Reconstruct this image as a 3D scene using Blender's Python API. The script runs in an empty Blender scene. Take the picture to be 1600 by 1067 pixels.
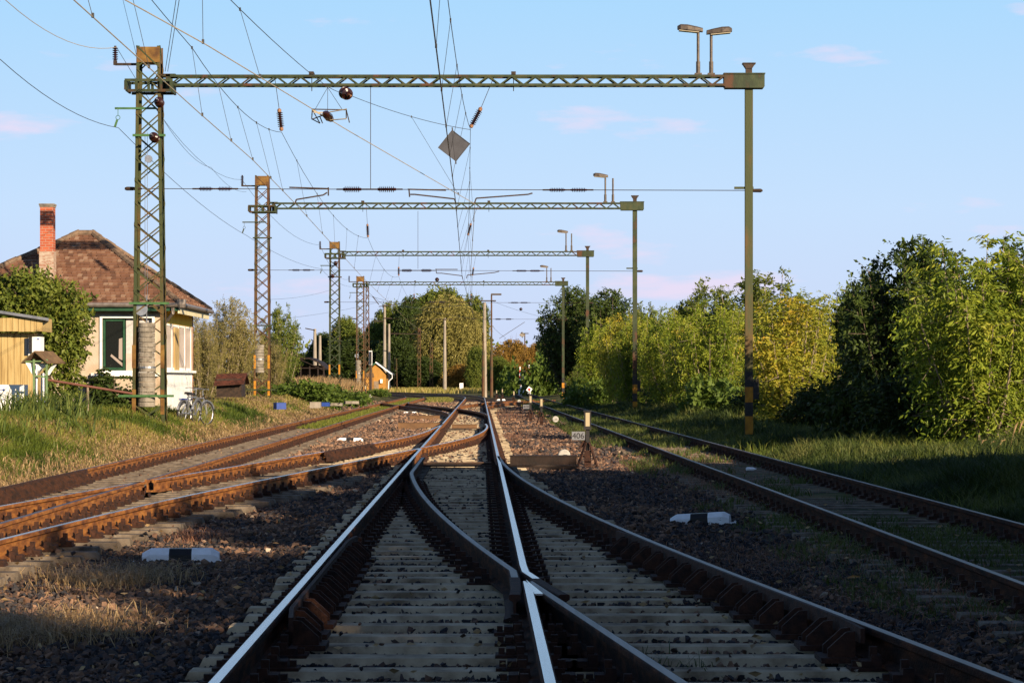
import bpy, bmesh, math, random
import numpy as np
from mathutils import Vector, Matrix
R = math.radians
sc = bpy.context.scene
C = sc.collection

# ------------------------------------------------------------------ camera
F = 3778.0; HY = 595.0; CAMZ = 1.54
cd = bpy.data.cameras.new('camera'); cam = bpy.data.objects.new('camera', cd); C.objects.link(cam)
cd.lens = 85; cd.sensor_width = 36; cd.shift_y = (HY - 533.5) / 1600
cd.clip_start = 0.1; cd.clip_end = 6000
cam.location = (0, 0, CAMZ); cam.rotation_euler = (R(90), 0, 0)
sc.camera = cam
# ------------------------------------------------------------------ sky and sun
SUN_AZ = 36.0     # degrees to the right of straight behind the camera
SUN_EL = 18.0
w = bpy.data.worlds.new('World'); sc.world = w; w.use_nodes = True
nt = w.node_tree; nt.nodes.clear()
def wn(t, **k):
    n = nt.nodes.new(t)
    for a, b in k.items(): setattr(n, a, b)
    return n
out = wn('ShaderNodeOutputWorld'); bg = wn('ShaderNodeBackground')
sky = wn('ShaderNodeTexSky', sky_type='NISHITA', sun_disc=False, sun_elevation=R(SUN_EL), sun_rotation=R(180 - SUN_AZ))
sky.air_density = 1.0; sky.dust_density = 0.6; sky.ozone_density = 1.6
bg.inputs[1].default_value = 0.05
tc = wn('ShaderNodeTexCoord'); mp = wn('ShaderNodeMapping'); mp.inputs[3].default_value = (1.0, 1.0, 4.5)
nz = wn('ShaderNodeTexNoise'); nz.inputs['Scale'].default_value = 9; nz.inputs['Detail'].default_value = 7; nz.inputs['Roughness'].default_value = .55
cr = wn('ShaderNodeValToRGB'); cr.color_ramp.elements[0].position = .60; cr.color_ramp.elements[1].position = .70
cr.color_ramp.elements[1].color = (.75, .75, .75, 1)
sep = wn('ShaderNodeSeparateXYZ'); rng = wn('ShaderNodeMapRange'); rng.inputs[1].default_value = .16; rng.inputs[2].default_value = .34; rng.inputs[3].default_value = 1; rng.inputs[4].default_value = .0
mix = wn('ShaderNodeMixRGB'); mul = wn('ShaderNodeMath', operation='MULTIPLY')
tint = wn('ShaderNodeMixRGB', blend_type='MULTIPLY'); tint.inputs[0].default_value = 1; tint.inputs[2].default_value = (.77, .93, 1.17, 1)
hz = wn('ShaderNodeMixRGB'); hr = wn('ShaderNodeValToRGB'); hr.color_ramp.elements[0].position = 0; hr.color_ramp.elements[0].color = (.64, .70, .93, 1); hr.color_ramp.elements[1].position = .165; hr.color_ramp.elements[1].color = (.40, .70, 1, 1)
he_ = hr.color_ramp.elements.new(.07); he_.color = (.58, .76, 1, 1)
hs = wn('ShaderNodeVectorMath', operation='SCALE'); hs.inputs[3].default_value = 10.3
hzf = wn('ShaderNodeMath', operation='MULTIPLY'); hzf.inputs[1].default_value = 1.0
mix.inputs[2].default_value = (9.2, 7.7, 9.5, 1)
L = nt.links.new
L(tc.outputs['Generated'], mp.inputs[0]); L(mp.outputs[0], nz.inputs[0]); L(nz.outputs[0], cr.inputs[0])
L(tc.outputs['Generated'], sep.inputs[0]); L(sep.outputs[2], rng.inputs[0])
L(sep.outputs[2], hr.inputs[0]); L(hr.outputs[0], hs.inputs[0]); L(hs.outputs[0], hz.inputs[2]); L(sky.outputs[0], tint.inputs[1]); L(tint.outputs[0], hz.inputs[1]); L(rng.outputs[0], hzf.inputs[0]); L(hzf.outputs[0], hz.inputs[0])
L(hz.outputs[0], mix.inputs[1]); L(cr.outputs[0], mul.inputs[0]); mul.inputs[1].default_value = .95; L(mul.outputs[0], mix.inputs[0])
L(mix.outputs[0], bg.inputs[0]); L(bg.outputs[0], out.inputs[0])
sd = bpy.data.lights.new('sun', 'SUN'); sun = bpy.data.objects.new('sun', sd); C.objects.link(sun)
sd.energy = 5.0; sd.angle = R(.5); sd.color = (1.0, .80, .56)
sdir = Vector((math.sin(R(SUN_AZ)) * math.cos(R(SUN_EL)), -math.cos(R(SUN_AZ)) * math.cos(R(SUN_EL)), math.sin(R(SUN_EL))))
sun.rotation_euler = sdir.to_track_quat('Z', 'Y').to_euler(); sun.location = sdir * 60
sc.view_settings.view_transform = 'Standard'; sc.view_settings.look = 'None'
sc.view_settings.exposure = 0.95; sc.view_settings.gamma = 1.0
sc.cycles.max_bounces = 6; sc.cycles.transparent_max_bounces = 8; sc.cycles.diffuse_bounces = 3; sc.cycles.use_denoising = True

# ------------------------------------------------------------------ helpers
OFF = {}
def P(x, y, Z):                      # a real place: picture direction and distance in metres
    return Vector(((x - 800) / F * Z, Z, CAMZ + (HY - y) / F * Z))
def base(x, Z, g=None):
    X = (x - 800) / F * Z
    return Vector((X, Z, gz1(X, Z) if g is None else g))
class MB:
    def __init__(s): s.v = []; s.f = []; s.m = []
    def add(s, vs, fs, m=0):
        n = len(s.v); s.v += [tuple(v) for v in vs]; s.f += [tuple(i + n for i in f) for f in fs]; s.m += [m] * len(fs); return s
    def box(s, c, d, rz=0, m=0, top=1.0):
        x, y, z = d[0] / 2, d[1] / 2, d[2] / 2; cs, sn = math.cos(rz), math.sin(rz); vs = []
        for k in (-1, 1):
            t = 1 if k < 0 else top
            for a, b in ((-x, -y), (x, -y), (x, y), (-x, y)):
                a *= t; b *= t
                vs.append((c[0] + a * cs - b * sn, c[1] + a * sn + b * cs, c[2] + k * z))
        return s.add(vs, [(3, 2, 1, 0), (4, 5, 6, 7), (0, 1, 5, 4), (1, 2, 6, 5), (2, 3, 7, 6), (3, 0, 4, 7)], m)
    def bar(s, a, b, w, h=None, m=0, up=(0, 0, 1)):
        a = Vector(a); b = Vector(b); h = h or w; d = (b - a).normalized(); u = Vector(up)
        if abs(d.dot(u)) > .98: u = Vector((0, 1, 0))
        x = d.cross(u).normalized() * (w / 2); y = x.cross(d).normalized() * (h / 2); vs = []
        for p in (a, b): vs += [p - x - y, p + x - y, p + x + y, p - x + y]
        return s.add(vs, [(0, 1, 2, 3), (7, 6, 5, 4), (0, 4, 5, 1), (1, 5, 6, 2), (2, 6, 7, 3), (3, 7, 4, 0)], m)
    def tube(s, pts, r, n=6, m=0, closed=False):
        pts = [Vector(p) for p in pts]; rs = r if isinstance(r, (list, tuple)) else [r] * len(pts); vs = []; N = len(pts)
        ref = Vector((0, 0, 1))
        for i, p in enumerate(pts):
            d = (pts[min(i + 1, N - 1)] - pts[max(i - 1, 0)])
            if closed: d = pts[(i + 1) % N] - pts[i - 1]
            d.normalize(); u = ref if abs(d.dot(ref)) < .95 else Vector((0, 1, 0))
            x = d.cross(u).normalized(); y = x.cross(d)
            for k in range(n):
                a = 2 * math.pi * k / n; vs.append(p + (x * math.cos(a) + y * math.sin(a)) * rs[i])
        fs = []
        for i in range(N if closed else N - 1):
            j = (i + 1) % N
            for k in range(n):
                l = (k + 1) % n; fs.append((i * n + k, i * n + l, j * n + l, j * n + k))
        if not closed: fs += [tuple(range(n))[::-1], tuple((N - 1) * n + k for k in range(n))]
        return s.add(vs, fs, m)
    def lathe(s, a, b, prof, n=10, m=0):      # prof: (t along a->b in metres, radius)
        a = Vector(a); b = Vector(b); d = (b - a).normalized(); u = Vector((0, 0, 1)) if abs(d.z) < .95 else Vector((0, 1, 0))
        x = d.cross(u).normalized(); y = x.cross(d); vs = []
        for t, r in prof:
            for k in range(n):
                q = 2 * math.pi * k / n; vs.append(a + d * t + (x * math.cos(q) + y * math.sin(q)) * r)
        fs = []
        for i in range(len(prof) - 1):
            for k in range(n):
                l = (k + 1) % n; fs.append((i * n + k, i * n + l, (i + 1) * n + l, (i + 1) * n + k))
        fs += [tuple(range(n))[::-1], tuple((len(prof) - 1) * n + k for k in range(n))]
        return s.add(vs, fs, m)
    def poly(s, vs, m=0): return s.add(vs, [tuple(range(len(vs)))], m)
    def prism(s, vs, ext, m=0):               # extrude polygon vs by vector ext
        e = Vector(ext); n = len(vs); a = [Vector(v) for v in vs]; b = [v + e for v in a]
        fs = [tuple(range(n))[::-1], tuple(range(n, 2 * n))] + [(i, (i + 1) % n, n + (i + 1) % n, n + i) for i in range(n)]
        return s.add(a + b, fs, m)
def obj(name, mb, mats, parent=None, smooth=False, off=None):
    if off is None: off = OFF.get(parent.name, Vector((0, 0, 0))) if parent else Vector((0, 0, 0))
    me = bpy.data.meshes.new(name)
    me.from_pydata([(v[0] - off[0], v[1] - off[1], v[2] - off[2]) for v in mb.v], [], mb.f)
    for m in (mats if isinstance(mats, (list, tuple)) else [mats]): me.materials.append(m)
    me.polygons.foreach_set('material_index', mb.m)
    if smooth: me.polygons.foreach_set('use_smooth', [True] * len(mb.f))
    at = me.attributes.new('rnd', 'FLOAT', 'FACE'); at.data.foreach_set('value', np.random.RandomState(len(mb.f) % 9999).rand(len(mb.f)).astype(np.float32))
    me.update()
    o = bpy.data.objects.new(name, me); C.objects.link(o)
    if parent: o.parent = parent; OFF[o.name] = off
    return o
def own(o, loc):                              # a one-mesh thing gets its origin at its base
    loc = Vector(loc); o.data.transform(Matrix.Translation(-loc)); o.location = loc; OFF[o.name] = loc; return o
def tag(o, label, cat, group=None, kind=None):
    if label: o['label'] = label
    if cat: o['category'] = cat
    if group: o['group'] = group
    if kind: o['kind'] = kind
    return o
def thing(name, loc, label, cat, group=None):
    o = bpy.data.objects.new(name, None); C.objects.link(o); o.location = loc; OFF[o.name] = Vector(loc); o.empty_display_size = .2
    return tag(o, label, cat, group)
def struct(o): o['kind'] = 'structure'; return o
def kids(o): return [c for c in bpy.data.objects if c.parent == o]
KC = {}
def dup(o, loc, rz=0, scale=1, label=None, group=None):
    c = o.copy(); C.objects.link(c); c.location = loc; c.rotation_euler = (0, 0, rz); c.scale = scale if isinstance(scale, (tuple, list)) else (scale,) * 3
    if label: c['label'] = label
    if group: c['group'] = group
    if o.name not in KC: KC[o.name] = [(k, kids(k)) for k in kids(o)]
    for k, gs in KC[o.name]:
        d = k.copy(); C.objects.link(d); d.parent = c
        for g in gs:
            e = g.copy(); C.objects.link(e); e.parent = d
    return c
def npmesh(name, V, Fq, mats, parent=None, rnd=None, midx=None, smooth=False, tri=False):
    k = 3 if tri else 4
    me = bpy.data.meshes.new(name); nf = len(Fq)
    me.vertices.add(len(V)); me.vertices.foreach_set('co', np.ascontiguousarray(V, np.float32).ravel())
    me.loops.add(nf * k); me.loops.foreach_set('vertex_index', np.ascontiguousarray(Fq, np.int32).ravel())
    me.polygons.add(nf); me.polygons.foreach_set('loop_start', np.arange(0, nf * k, k, dtype=np.int32))
    for m in (mats if isinstance(mats, (list, tuple)) else [mats]): me.materials.append(m)
    if midx is not None: me.polygons.foreach_set('material_index', midx.astype(np.int32))
    me.polygons.foreach_set('use_smooth', np.full(nf, smooth))
    if rnd is not None:
        at = me.attributes.new('rnd', 'FLOAT', 'FACE'); at.data.foreach_set('value', rnd.astype(np.float32))
    me.update(calc_edges=True)
    o = bpy.data.objects.new(name, me); C.objects.link(o)
    if parent: o.parent = parent
    return o

# ------------------------------------------------------------------ materials
def mat(name, cols, rough=.8, metal=0, scale=6, bump=0, bscale=None, attr=0, spec=.3, detail=5, stretch=None, ramp=None, trans=0):
    """cols: one colour, or a list mixed by noise (and by the per-face value when attr=1)"""
    m = bpy.data.materials.new(name); m.use_nodes = True; t = m.node_tree; t.nodes.clear(); N = t.nodes.new; K = t.links.new
    o = N('ShaderNodeOutputMaterial'); b = N('ShaderNodeBsdfPrincipled'); b.inputs['Roughness'].default_value = rough
    b.inputs['Metallic'].default_value = metal; b.inputs['Specular IOR Level'].default_value = spec
    if isinstance(cols[0], (int, float)): cols = [cols]
    tcn = N('ShaderNodeTexCoord'); mpn = N('ShaderNodeMapping')
    if stretch: mpn.inputs[3].default_value = stretch
    K(tcn.outputs['Object'], mpn.inputs[0])
    if len(cols) > 1:
        r = N('ShaderNodeValToRGB'); e = r.color_ramp.elements
        while len(e) < len(cols): e.new(.5)
        for i, c in enumerate(cols):
            e[i].position = ramp[i] if ramp else ((i / (len(cols) - 1)) if attr else .33 + .34 * i / (len(cols) - 1)); e[i].color = (*c, 1)
        if attr:
            a = N('ShaderNodeAttribute'); a.attribute_name = 'rnd'; K(a.outputs['Fac'], r.inputs[0])
        else:
            n = N('ShaderNodeTexNoise'); n.inputs['Scale'].default_value = scale; n.inputs['Detail'].default_value = detail
            n.inputs['Roughness'].default_value = .6; K(mpn.outputs[0], n.inputs[0]); K(n.outputs[0], r.inputs[0])
        csock = r.outputs[0]
    else:
        q = N('ShaderNodeRGB'); q.outputs[0].default_value = (*cols[0], 1); csock = q.outputs[0]
    K(csock, b.inputs['Base Color'])
    if bump:
        n2 = N('ShaderNodeTexNoise'); n2.inputs['Scale'].default_value = bscale or scale * 3; n2.inputs['Detail'].default_value = 6
        K(mpn.outputs[0], n2.inputs[0]); bu = N('ShaderNodeBump'); bu.inputs['Strength'].default_value = bump; bu.inputs['Distance'].default_value = .02
        K(n2.outputs[0], bu.inputs['Height']); K(bu.outputs[0], b.inputs['Normal'])
    if trans:
        tr = N('ShaderNodeBsdfTranslucent'); K(csock, tr.inputs[0]); mx = N('ShaderNodeMixShader'); mx.inputs[0].default_value = trans
        K(b.outputs[0], mx.inputs[1]); K(tr.outputs[0], mx.inputs[2]); K(mx.outputs[0], o.inputs[0])
    else: K(b.outputs[0], o.inputs[0])
    return m
M = {}
M['rust'] = mat('rail_rust', [(.07, .024, .008), (.18, .066, .015), (.30, .125, .028)], .75, .0, 5, .35, 40, stretch=(6, .7, 3))
M['rustdark'] = mat('rail_rust_shaded', [(.009, .005, .004), (.034, .013, .007), (.085, .030, .012)], .88, .0, 5, .5, 40, stretch=(6, .7, 3), spec=.12)  # dark copy of the rail rust, with shade put into its colour
M['railtop'] = mat('rail_polished', [(.42, .40, .40), (.62, .60, .62)], .24, 1, 1.2, 0, stretch=(5, .12, 1), spec=.5)
M['railworn'] = mat('rail_worn_top', [(.05, .032, .028), (.17, .135, .13)], .45, .7, 1.5, 0, stretch=(12, .5, 1))
M['clip'] = mat('clip_rust', [(.012, .006, .005), (.055, .020, .010)], .85, 0, 14, .4, 60)
M['sleeper'] = mat('sleeper_concrete', [(.16, .115, .068), (.37, .29, .185), (.52, .42, .28)], .9, 0, 3.5, .35, 45, detail=9)
M['sleeperold'] = mat('sleeper_weathered', [(.045, .034, .024), (.13, .10, .072), (.20, .165, .125)], .92, 0, 5, .4, 45, detail=9)
M['stone'] = mat('ballast_stone', [(.010, .010, .013), (.028, .027, .031), (.05, .042, .042), (.11, .060, .038), (.06, .046, .038), (.23, .13, .078), (.36, .29, .22)], .85, 0, attr=1)
M['olivemast'] = mat('olive_mast_paint', [(.13, .055, .014), (.075, .050, .014), (.040, .048, .014), (.030, .042, .014)], .6, 0, 1.4, .2, 30, ramp=[.30, .42, .52, .70], stretch=(1.5, 1.5, .35), detail=8)
M['greenpaint'] = mat('green_paint_rusting', [(.070, .028, .011), (.018, .027, .010), (.030, .043, .016), (.055, .052, .018)], .6, 0, 2.2, .15, 30, ramp=[.34, .45, .55, .68], stretch=(1, 1, .55))
M['rustmast'] = mat('rusty_mast_paint', [(.060, .022, .010), (.085, .040, .014), (.042, .034, .014), (.028, .034, .014)], .65, 0, 1.6, .15, 30, ramp=[.36, .47, .58, .70], stretch=(1, 1, .5))
M['ochre'] = mat('ochre_box_paint', [(.07, .030, .008), (.15, .075, .015), (.21, .12, .025)], .6, 0, 3, .1, 25)
M['brightgreen'] = mat('bright_green_paint', [(.03, .09, .03), (.06, .14, .045)], .55, 0, 6)
M['yellow'] = mat('yellow_band_paint', [(.30, .12, .01), (.45, .20, .012)], .5, 0, 6)
M['black'] = mat('black_paint', [(.010, .010, .011), (.028, .024, .022)], .45, 0, 8)
M['iron'] = mat('dark_iron', [(.018, .014, .012), (.06, .035, .022)], .6, .3, 10, .2, 50)
M['wire'] = mat('old_copper_wire', [(.05, .045, .04), (.10, .085, .07)], .45, .7, 3)
M['wirebright'] = mat('worn_contact_wire', [(.34, .27, .17), (.46, .38, .26)], .45, 0, 3)
M['glaze'] = mat('brown_glaze', [(.016, .005, .004), (.035, .010, .006)], .15, 0, 6, spec=.6)
M['terracap'] = mat('insulator_cap', [(.16, .06, .025), (.28, .15, .08)], .6, 0, 12)
M['steel'] = mat('galvanised_steel', [(.25, .26, .28), (.42, .43, .45)], .4, .8, 10)
M['lampgrey'] = mat('lamp_housing', [(.05, .04, .035), (.11, .085, .065)], .5, .2, 12)
M['lampglass'] = mat('lamp_glass', (.35, .30, .22), .2, 0)
M['white'] = mat('white_paint', [(.40, .37, .34), (.80, .80, .80), (.88, .88, .89)], .7, 0, 9, .35, 40, ramp=[.26, .36, .60])
M['cream'] = mat('cream_render', [(.33, .24, .155), (.42, .335, .25), (.46, .385, .305)], .9, 0, 1.6, .2, 30, detail=9)
M['whiterender'] = mat('white_render', [(.66, .65, .62), (.80, .80, .78)], .85, 0, 2, .15, 30)
M['yellowrender'] = mat('yellow_render', [(.74, .46, .04), (.85, .58, .07)], .85, 0, 3, .1, 30)
M['orangerender'] = mat('orange_render', [(.30, .145, .03), (.38, .20, .045)], .9, 0, 1.5)
M['tile'] = mat('old_clay_tile', [(.12, .060, .038), (.165, .080, .048), (.19, .095, .058), (.22, .118, .072), (.29, .19, .13)], .9, 0, attr=1)
M['ridge'] = mat('ridge_tile', [(.09, .065, .045), (.20, .135, .09)], .9, 0, 7, .3, 30)
M['brick'] = None
M['greenwood'] = mat('green_wood_paint', [(.010, .045, .022), (.018, .07, .033)], .5, 0, 8)
M['wood'] = mat('pale_wood_planks', [(.26, .165, .06), (.38, .27, .11), (.44, .33, .15)], .75, 0, 2.2, .1, 20, stretch=(9, 9, .5))
M['woodgrey'] = mat('grey_wood', [(.14, .11, .08), (.26, .20, .14)], .85, 0, 3, .2, 20, stretch=(1, 1, 6))
M['brownroof'] = mat('brown_felt_roof', [(.09, .055, .03), (.16, .10, .05)], .9, 0, 6, .2, 30)
M['metalroof'] = mat('dull_metal_roof', [(.12, .13, .15), (.24, .25, .28)], .5, .5, 3)
M['gutter'] = mat('zinc_gutter', [(.18, .15, .13), (.30, .26, .23)], .5, .6, 5)
M['concrete'] = mat('weathered_concrete', [(.10, .085, .07), (.20, .175, .14), (.27, .24, .20)], .9, 0, 5, .4, 30, detail=8)
M['polecon'] = mat('pole_concrete', [(.20, .17, .135), (.31, .27, .22)], .9, 0, 3, .2, 20, stretch=(1, 1, .3))
M['darkrust'] = mat('dark_rusty_plate', [(.010, .007, .006), (.028, .014, .009)], .7, .2, 4, .3, 30)
M['brownplate'] = mat('brown_plate', [(.10, .055, .028), (.17, .09, .04)], .8, 0, 4, .2, 30)
M['signgrey'] = mat('sign_back_grey', [(.045, .045, .052), (.075, .075, .085)], .5, .2, 3)
M['bark'] = mat('bark', [(.05, .035, .025), (.16, .12, .085)], .9, 0, 8, .5, 30, stretch=(1, 1, .3))
M['barkpale'] = mat('pale_bark', [(.16, .12, .08), (.32, .26, .19)], .9, 0, 8, .4, 30, stretch=(1, 1, .3))
M['glass'] = mat('window_glass', (.012, .014, .014), .06, 0, spec=.6)
M['red'] = mat('red_paint', [(.50, .03, .02), (.62, .05, .03)], .5, 0, 6)
M['blue'] = mat('blue_plastic', [(.008, .035, .20), (.012, .05, .26)], .6, 0, 6)
M['carblue'] = mat('blue_car_paint', (.02, .035, .16), .25, .4, spec=.6)
M['carsilver'] = mat('silver_car_paint', (.45, .47, .50), .3, .6, spec=.6)
M['tyre'] = mat('tyre_rubber', (.015, .015, .016), .8)
def leafmat(name, cols, trans=.35): return mat(name, cols, .55, 0, attr=1, trans=trans, spec=.25)
M['leafyel'] = leafmat('leaf_yellow_green', [(.05, .085, .010), (.14, .20, .018), (.27, .31, .03), (.44, .39, .05)], .38)
M['leafaut'] = leafmat('leaf_autumn', [(.09, .12, .012), (.22, .25, .025), (.38, .34, .035), (.50, .28, .03)], .38)
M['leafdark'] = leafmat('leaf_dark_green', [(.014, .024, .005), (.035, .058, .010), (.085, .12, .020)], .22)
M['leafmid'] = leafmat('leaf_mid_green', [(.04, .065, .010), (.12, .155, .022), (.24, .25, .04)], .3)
M['leafolive'] = leafmat('leaf_olive', [(.11, .10, .035), (.22, .19, .06), (.34, .28, .10)], .3)
M['leafwillow'] = leafmat('leaf_willow', [(.10, .10, .025), (.26, .23, .06), (.42, .36, .11)], .3)
M['leafrust'] = leafmat('leaf_rust_orange', [(.12, .08, .02), (.26, .16, .03), (.34, .17, .04)], .3)
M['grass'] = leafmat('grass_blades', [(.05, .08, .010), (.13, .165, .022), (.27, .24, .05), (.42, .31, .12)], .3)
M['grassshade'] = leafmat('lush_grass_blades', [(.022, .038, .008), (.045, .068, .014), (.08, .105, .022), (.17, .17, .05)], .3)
M['straw'] = leafmat('dry_grass_blades', [(.16, .10, .045), (.32, .21, .10), (.46, .33, .17)], .25)
M['reddry'] = leafmat('reddish_dry_weed', [(.12, .055, .035), (.24, .11, .065), (.34, .19, .11)], .2)
M['reed'] = leafmat('reed_leaves', [(.05, .080, .016), (.10, .14, .028), (.18, .20, .05)], .3)
# trees that stand out of the picture on the right, beside and behind the camera: x, y, height
SHADE = [(9.6, 26.5, 6.4), (9.8, 21, 7.0), (10, 15.5, 7.2), (10, 9.5, 7.1), (10.5, 3, 7.4), (10.3, -4, 7.7), (10.5, -11, 8.2), (10, -19, 9.0), (10.5, -27, 9.5), (11, -36, 10), (14.5, 24, 7.0), (14.5, 10, 8.0), (15, -9, 8.8), (15, -20, 10), (11.6, 33, 4.4)]
# ------------------------------------------------------------------ where the tracks run (metres, rail heads at z = 0.19)
RT = .19; G = 1.507
def catm(pts, x):
    if x <= pts[0][0]: return pts[0][1]
    if x >= pts[-1][0]: return pts[-1][1]
    for i in range(len(pts) - 1):
        if x <= pts[i + 1][0]:
            x0, y0 = pts[i]; x1, y1 = pts[i + 1]
            m0 = (y1 - pts[i - 1][1]) / (x1 - pts[i - 1][0]) if i else (y1 - y0) / (x1 - x0)
            m1 = (pts[i + 2][1] - y0) / (pts[i + 2][0] - x0) if i + 2 < len(pts) else (y1 - y0) / (x1 - x0)
            h = x1 - x0; t = (x - x0) / h
            return (2*t**3-3*t**2+1)*y0 + (t**3-2*t**2+t)*h*m0 + (-2*t**3+3*t**2)*y1 + (t**3-t**2)*h*m1
def ML(z):
    x = -1.335 - .013 * (z - 10.8)
    if z > 190: x -= (z - 190) ** 2 / 950
    return x
def MR(z): return ML(z) + G
def o1(z):
    if z >= 45.5: return 0
    if z >= 16: return (45.5 - z) ** 2 / 560
    return 29.5 ** 2 / 560 + .1054 * (16 - z)
def DL(z): return ML(z) + o1(z)
def DR(z): return MR(z) + o1(z)
def LA(z):
    x = -6.07 - .013 * z
    if z > 190: x -= (z - 190) ** 2 / 800
    return x
def LC(z): return LA(z) + G
o2pts = [(2, -4.59), (8, -4.65), (14, -4.60), (20.2, -4.38), (26.5, -3.99), (32.8, -3.42), (37.4, -2.96), (45.8, -2.13), (48.8, -1.83), (54.1, -1.32), (59.4, -.95), (66, -.75), (72, -.74), (76, -.83)]
def CD(z): return catm(o2pts, z)                         # right rail of the left crossover
def CB(z): return CD(z) - G if z < 58 else ML(z) - max(0, min(MR(z) - CD(z), (76 - z) ** 2 / 300))
def RN(z): return 3.65 - .0148 * z if z < 160 else 3.65 - .0148 * 160 - .010 * (z - 160)
def RF(z): return RN(z) + G
def e(z): return 0 if z < 92 else ((z - 92) ** 2 / 448 if z < 118 else 1.509 + .116 * (z - 118))
def ER(z): return max(MR(z) - e(z), LC(z) + (.003 * (158 - z) ** 2 / 2 if 140 < z < 158 else 0))
def EL(z): return max(ML(z) - e(z), LA(z))
def g_(z): return 0 if z < 122 else (z - 122) ** 2 / 500
def GL(z): return ML(z) + g_(z)
def GR(z): return MR(z) + g_(z)

# ------------------------------------------------------------------ ground
rs0 = np.random.RandomState(5)
_tab = rs0.rand(256, 256)
def vn(x, y):
    x = np.asarray(x, float); y = np.asarray(y, float); xi = np.floor(x).astype(int); yi = np.floor(y).astype(int); fx = x - xi; fy = y - yi
    fx = fx * fx * (3 - 2 * fx); fy = fy * fy * (3 - 2 * fy); a = _tab[xi & 255, yi & 255]; b = _tab[(xi + 1) & 255, yi & 255]
    c = _tab[xi & 255, (yi + 1) & 255]; d = _tab[(xi + 1) & 255, (yi + 1) & 255]
    return (a * (1 - fx) + b * fx) * (1 - fy) + (c * (1 - fx) + d * fx) * fy
def fbm(x, y): return vn(x, y) * .5 + vn(x * 2.1 + 7, y * 2.1 + 3) * .3 + vn(x * 4.3 + 1, y * 4.3 + 9) * .2
def sm(t): t = np.clip(t, 0, 1); return t * t * (3 - 2 * t)
vLA = np.vectorize(LA); vRF = np.vectorize(RF); vRN = np.vectorize(RN); vDR = np.vectorize(lambda z: max(DR(z), MR(z)))
def gz(X, Y):
    X = np.asarray(X, float); Y = np.asarray(Y, float); la = vLA(Y); rf = vRF(Y); rn = vRN(Y)
    h = np.full(X.shape, -.085) + (fbm(X * .9, Y * .9) - .5) * .05
    dl = la - .85 - X; h = h + sm(dl / 2.6) * (.62 + .35 * (fbm(X * .35, Y * .22) - .5)) * sm((Y - 12) / 14) + sm(dl / .6) * .06
    h = h - sm((Y - 150) / 60) * sm(dl / 3) * .25
    dr = X - rf - .7; h = h + sm(dr / 2.5) * (.16 + .25 * (fbm(X * .3 + 5, Y * .25) - .4))
    inr = sm((X - rn + .8) / .5) * sm((rf + .7 - X) / .3); h = h + inr * .085
    h = h + .035 * sm((X + 2.0 + .013 * Y) / .25) * sm((vDR(Y) + .35 - X) / .25) * (Y < 175)
    return h
def gz1(x, y): return float(gz(np.array([x]), np.array([y]))[0])
def axis(segs):
    o = []
    for a, b, s in segs: o += list(np.arange(a, b, s))
    return np.array(o + [segs[-1][1]])
xs = axis([(-3000, -300, 300), (-300, -60, 20), (-60, -20, 2), (-20, -9, .4), (-9, 7, .2), (7, 16, .4), (16, 60, 2), (60, 300, 20), (300, 3000, 300)])
ys = axis([(-300, -60, 20), (-60, 6, 3), (6, 40, .22), (40, 110, .6), (110, 300, 3), (300, 700, 20), (700, 4500, 300)])
XX, YY = np.meshgrid(xs, ys, indexing='ij'); ZZ = gz(XX, YY)
V = np.stack([XX, YY, ZZ], -1).reshape(-1, 3); nx, ny = len(xs), len(ys)
I = np.arange(nx * ny).reshape(nx, ny)
Q = np.stack([I[:-1, :-1], I[1:, :-1], I[1:, 1:], I[:-1, 1:]], -1).reshape(-1, 4)
gm = bpy.data.materials.new('ground_soil_and_turf'); gm.use_nodes = True; t = gm.node_tree; t.nodes.clear(); N = t.nodes.new; K = t.links.new
o_ = N('ShaderNodeOutputMaterial'); b_ = N('ShaderNodeBsdfPrincipled'); b_.inputs['Roughness'].default_value = .95; b_.inputs['Specular IOR Level'].default_value = .1
tcn = N('ShaderNodeTexCoord')
def ramp(sock, cols, pos):
    r = N('ShaderNodeValToRGB'); el = r.color_ramp.elements
    while len(el) < len(cols): el.new(.5)
    for i, c in enumerate(cols): el[i].position = pos[i]; el[i].color = (*c, 1)
    K(sock, r.inputs[0]); return r.outputs[0]
def noise(s, d=8):
    n = N('ShaderNodeTexNoise'); n.inputs['Scale'].default_value = s; n.inputs['Detail'].default_value = d; K(tcn.outputs['Object'], n.inputs[0]); return n.outputs[0]
soil = ramp(noise(7), [(.018, .014, .013), (.045, .030, .022), (.09, .055, .036)], [.35, .52, .7])
turf = ramp(noise(1.3), [(.03, .035, .012), (.07, .075, .022), (.17, .12, .055)], [.36, .52, .66])
at_ = N('ShaderNodeAttribute'); at_.attribute_name = 'turf'; mx = N('ShaderNodeMixRGB'); K(at_.outputs['Fac'], mx.inputs[0]); K(soil, mx.inputs[1]); K(turf, mx.inputs[2])
K(mx.outputs[0], b_.inputs['Base Color']); bu = N('ShaderNodeBump'); bu.inputs['Strength'].default_value = .7; bu.inputs['Distance'].default_value = .04
K(noise(22), bu.inputs['Height']); K(bu.outputs[0], b_.inputs['Normal']); K(b_.outputs[0], o_.inputs[0])
gr = npmesh('ground', V, Q, gm, smooth=True)
turfv = np.clip(sm((vLA(YY) - .9 - XX) / .8) + sm((XX - vRN(YY) + 1.0 + (fbm(XX, YY) - .5)) / .8) + sm((YY - 200) / 60), 0, 1)
a_ = gr.data.attributes.new('turf', 'FLOAT', 'POINT'); a_.data.foreach_set('value', turfv.reshape(-1).astype(np.float32))
struct(gr)

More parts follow.
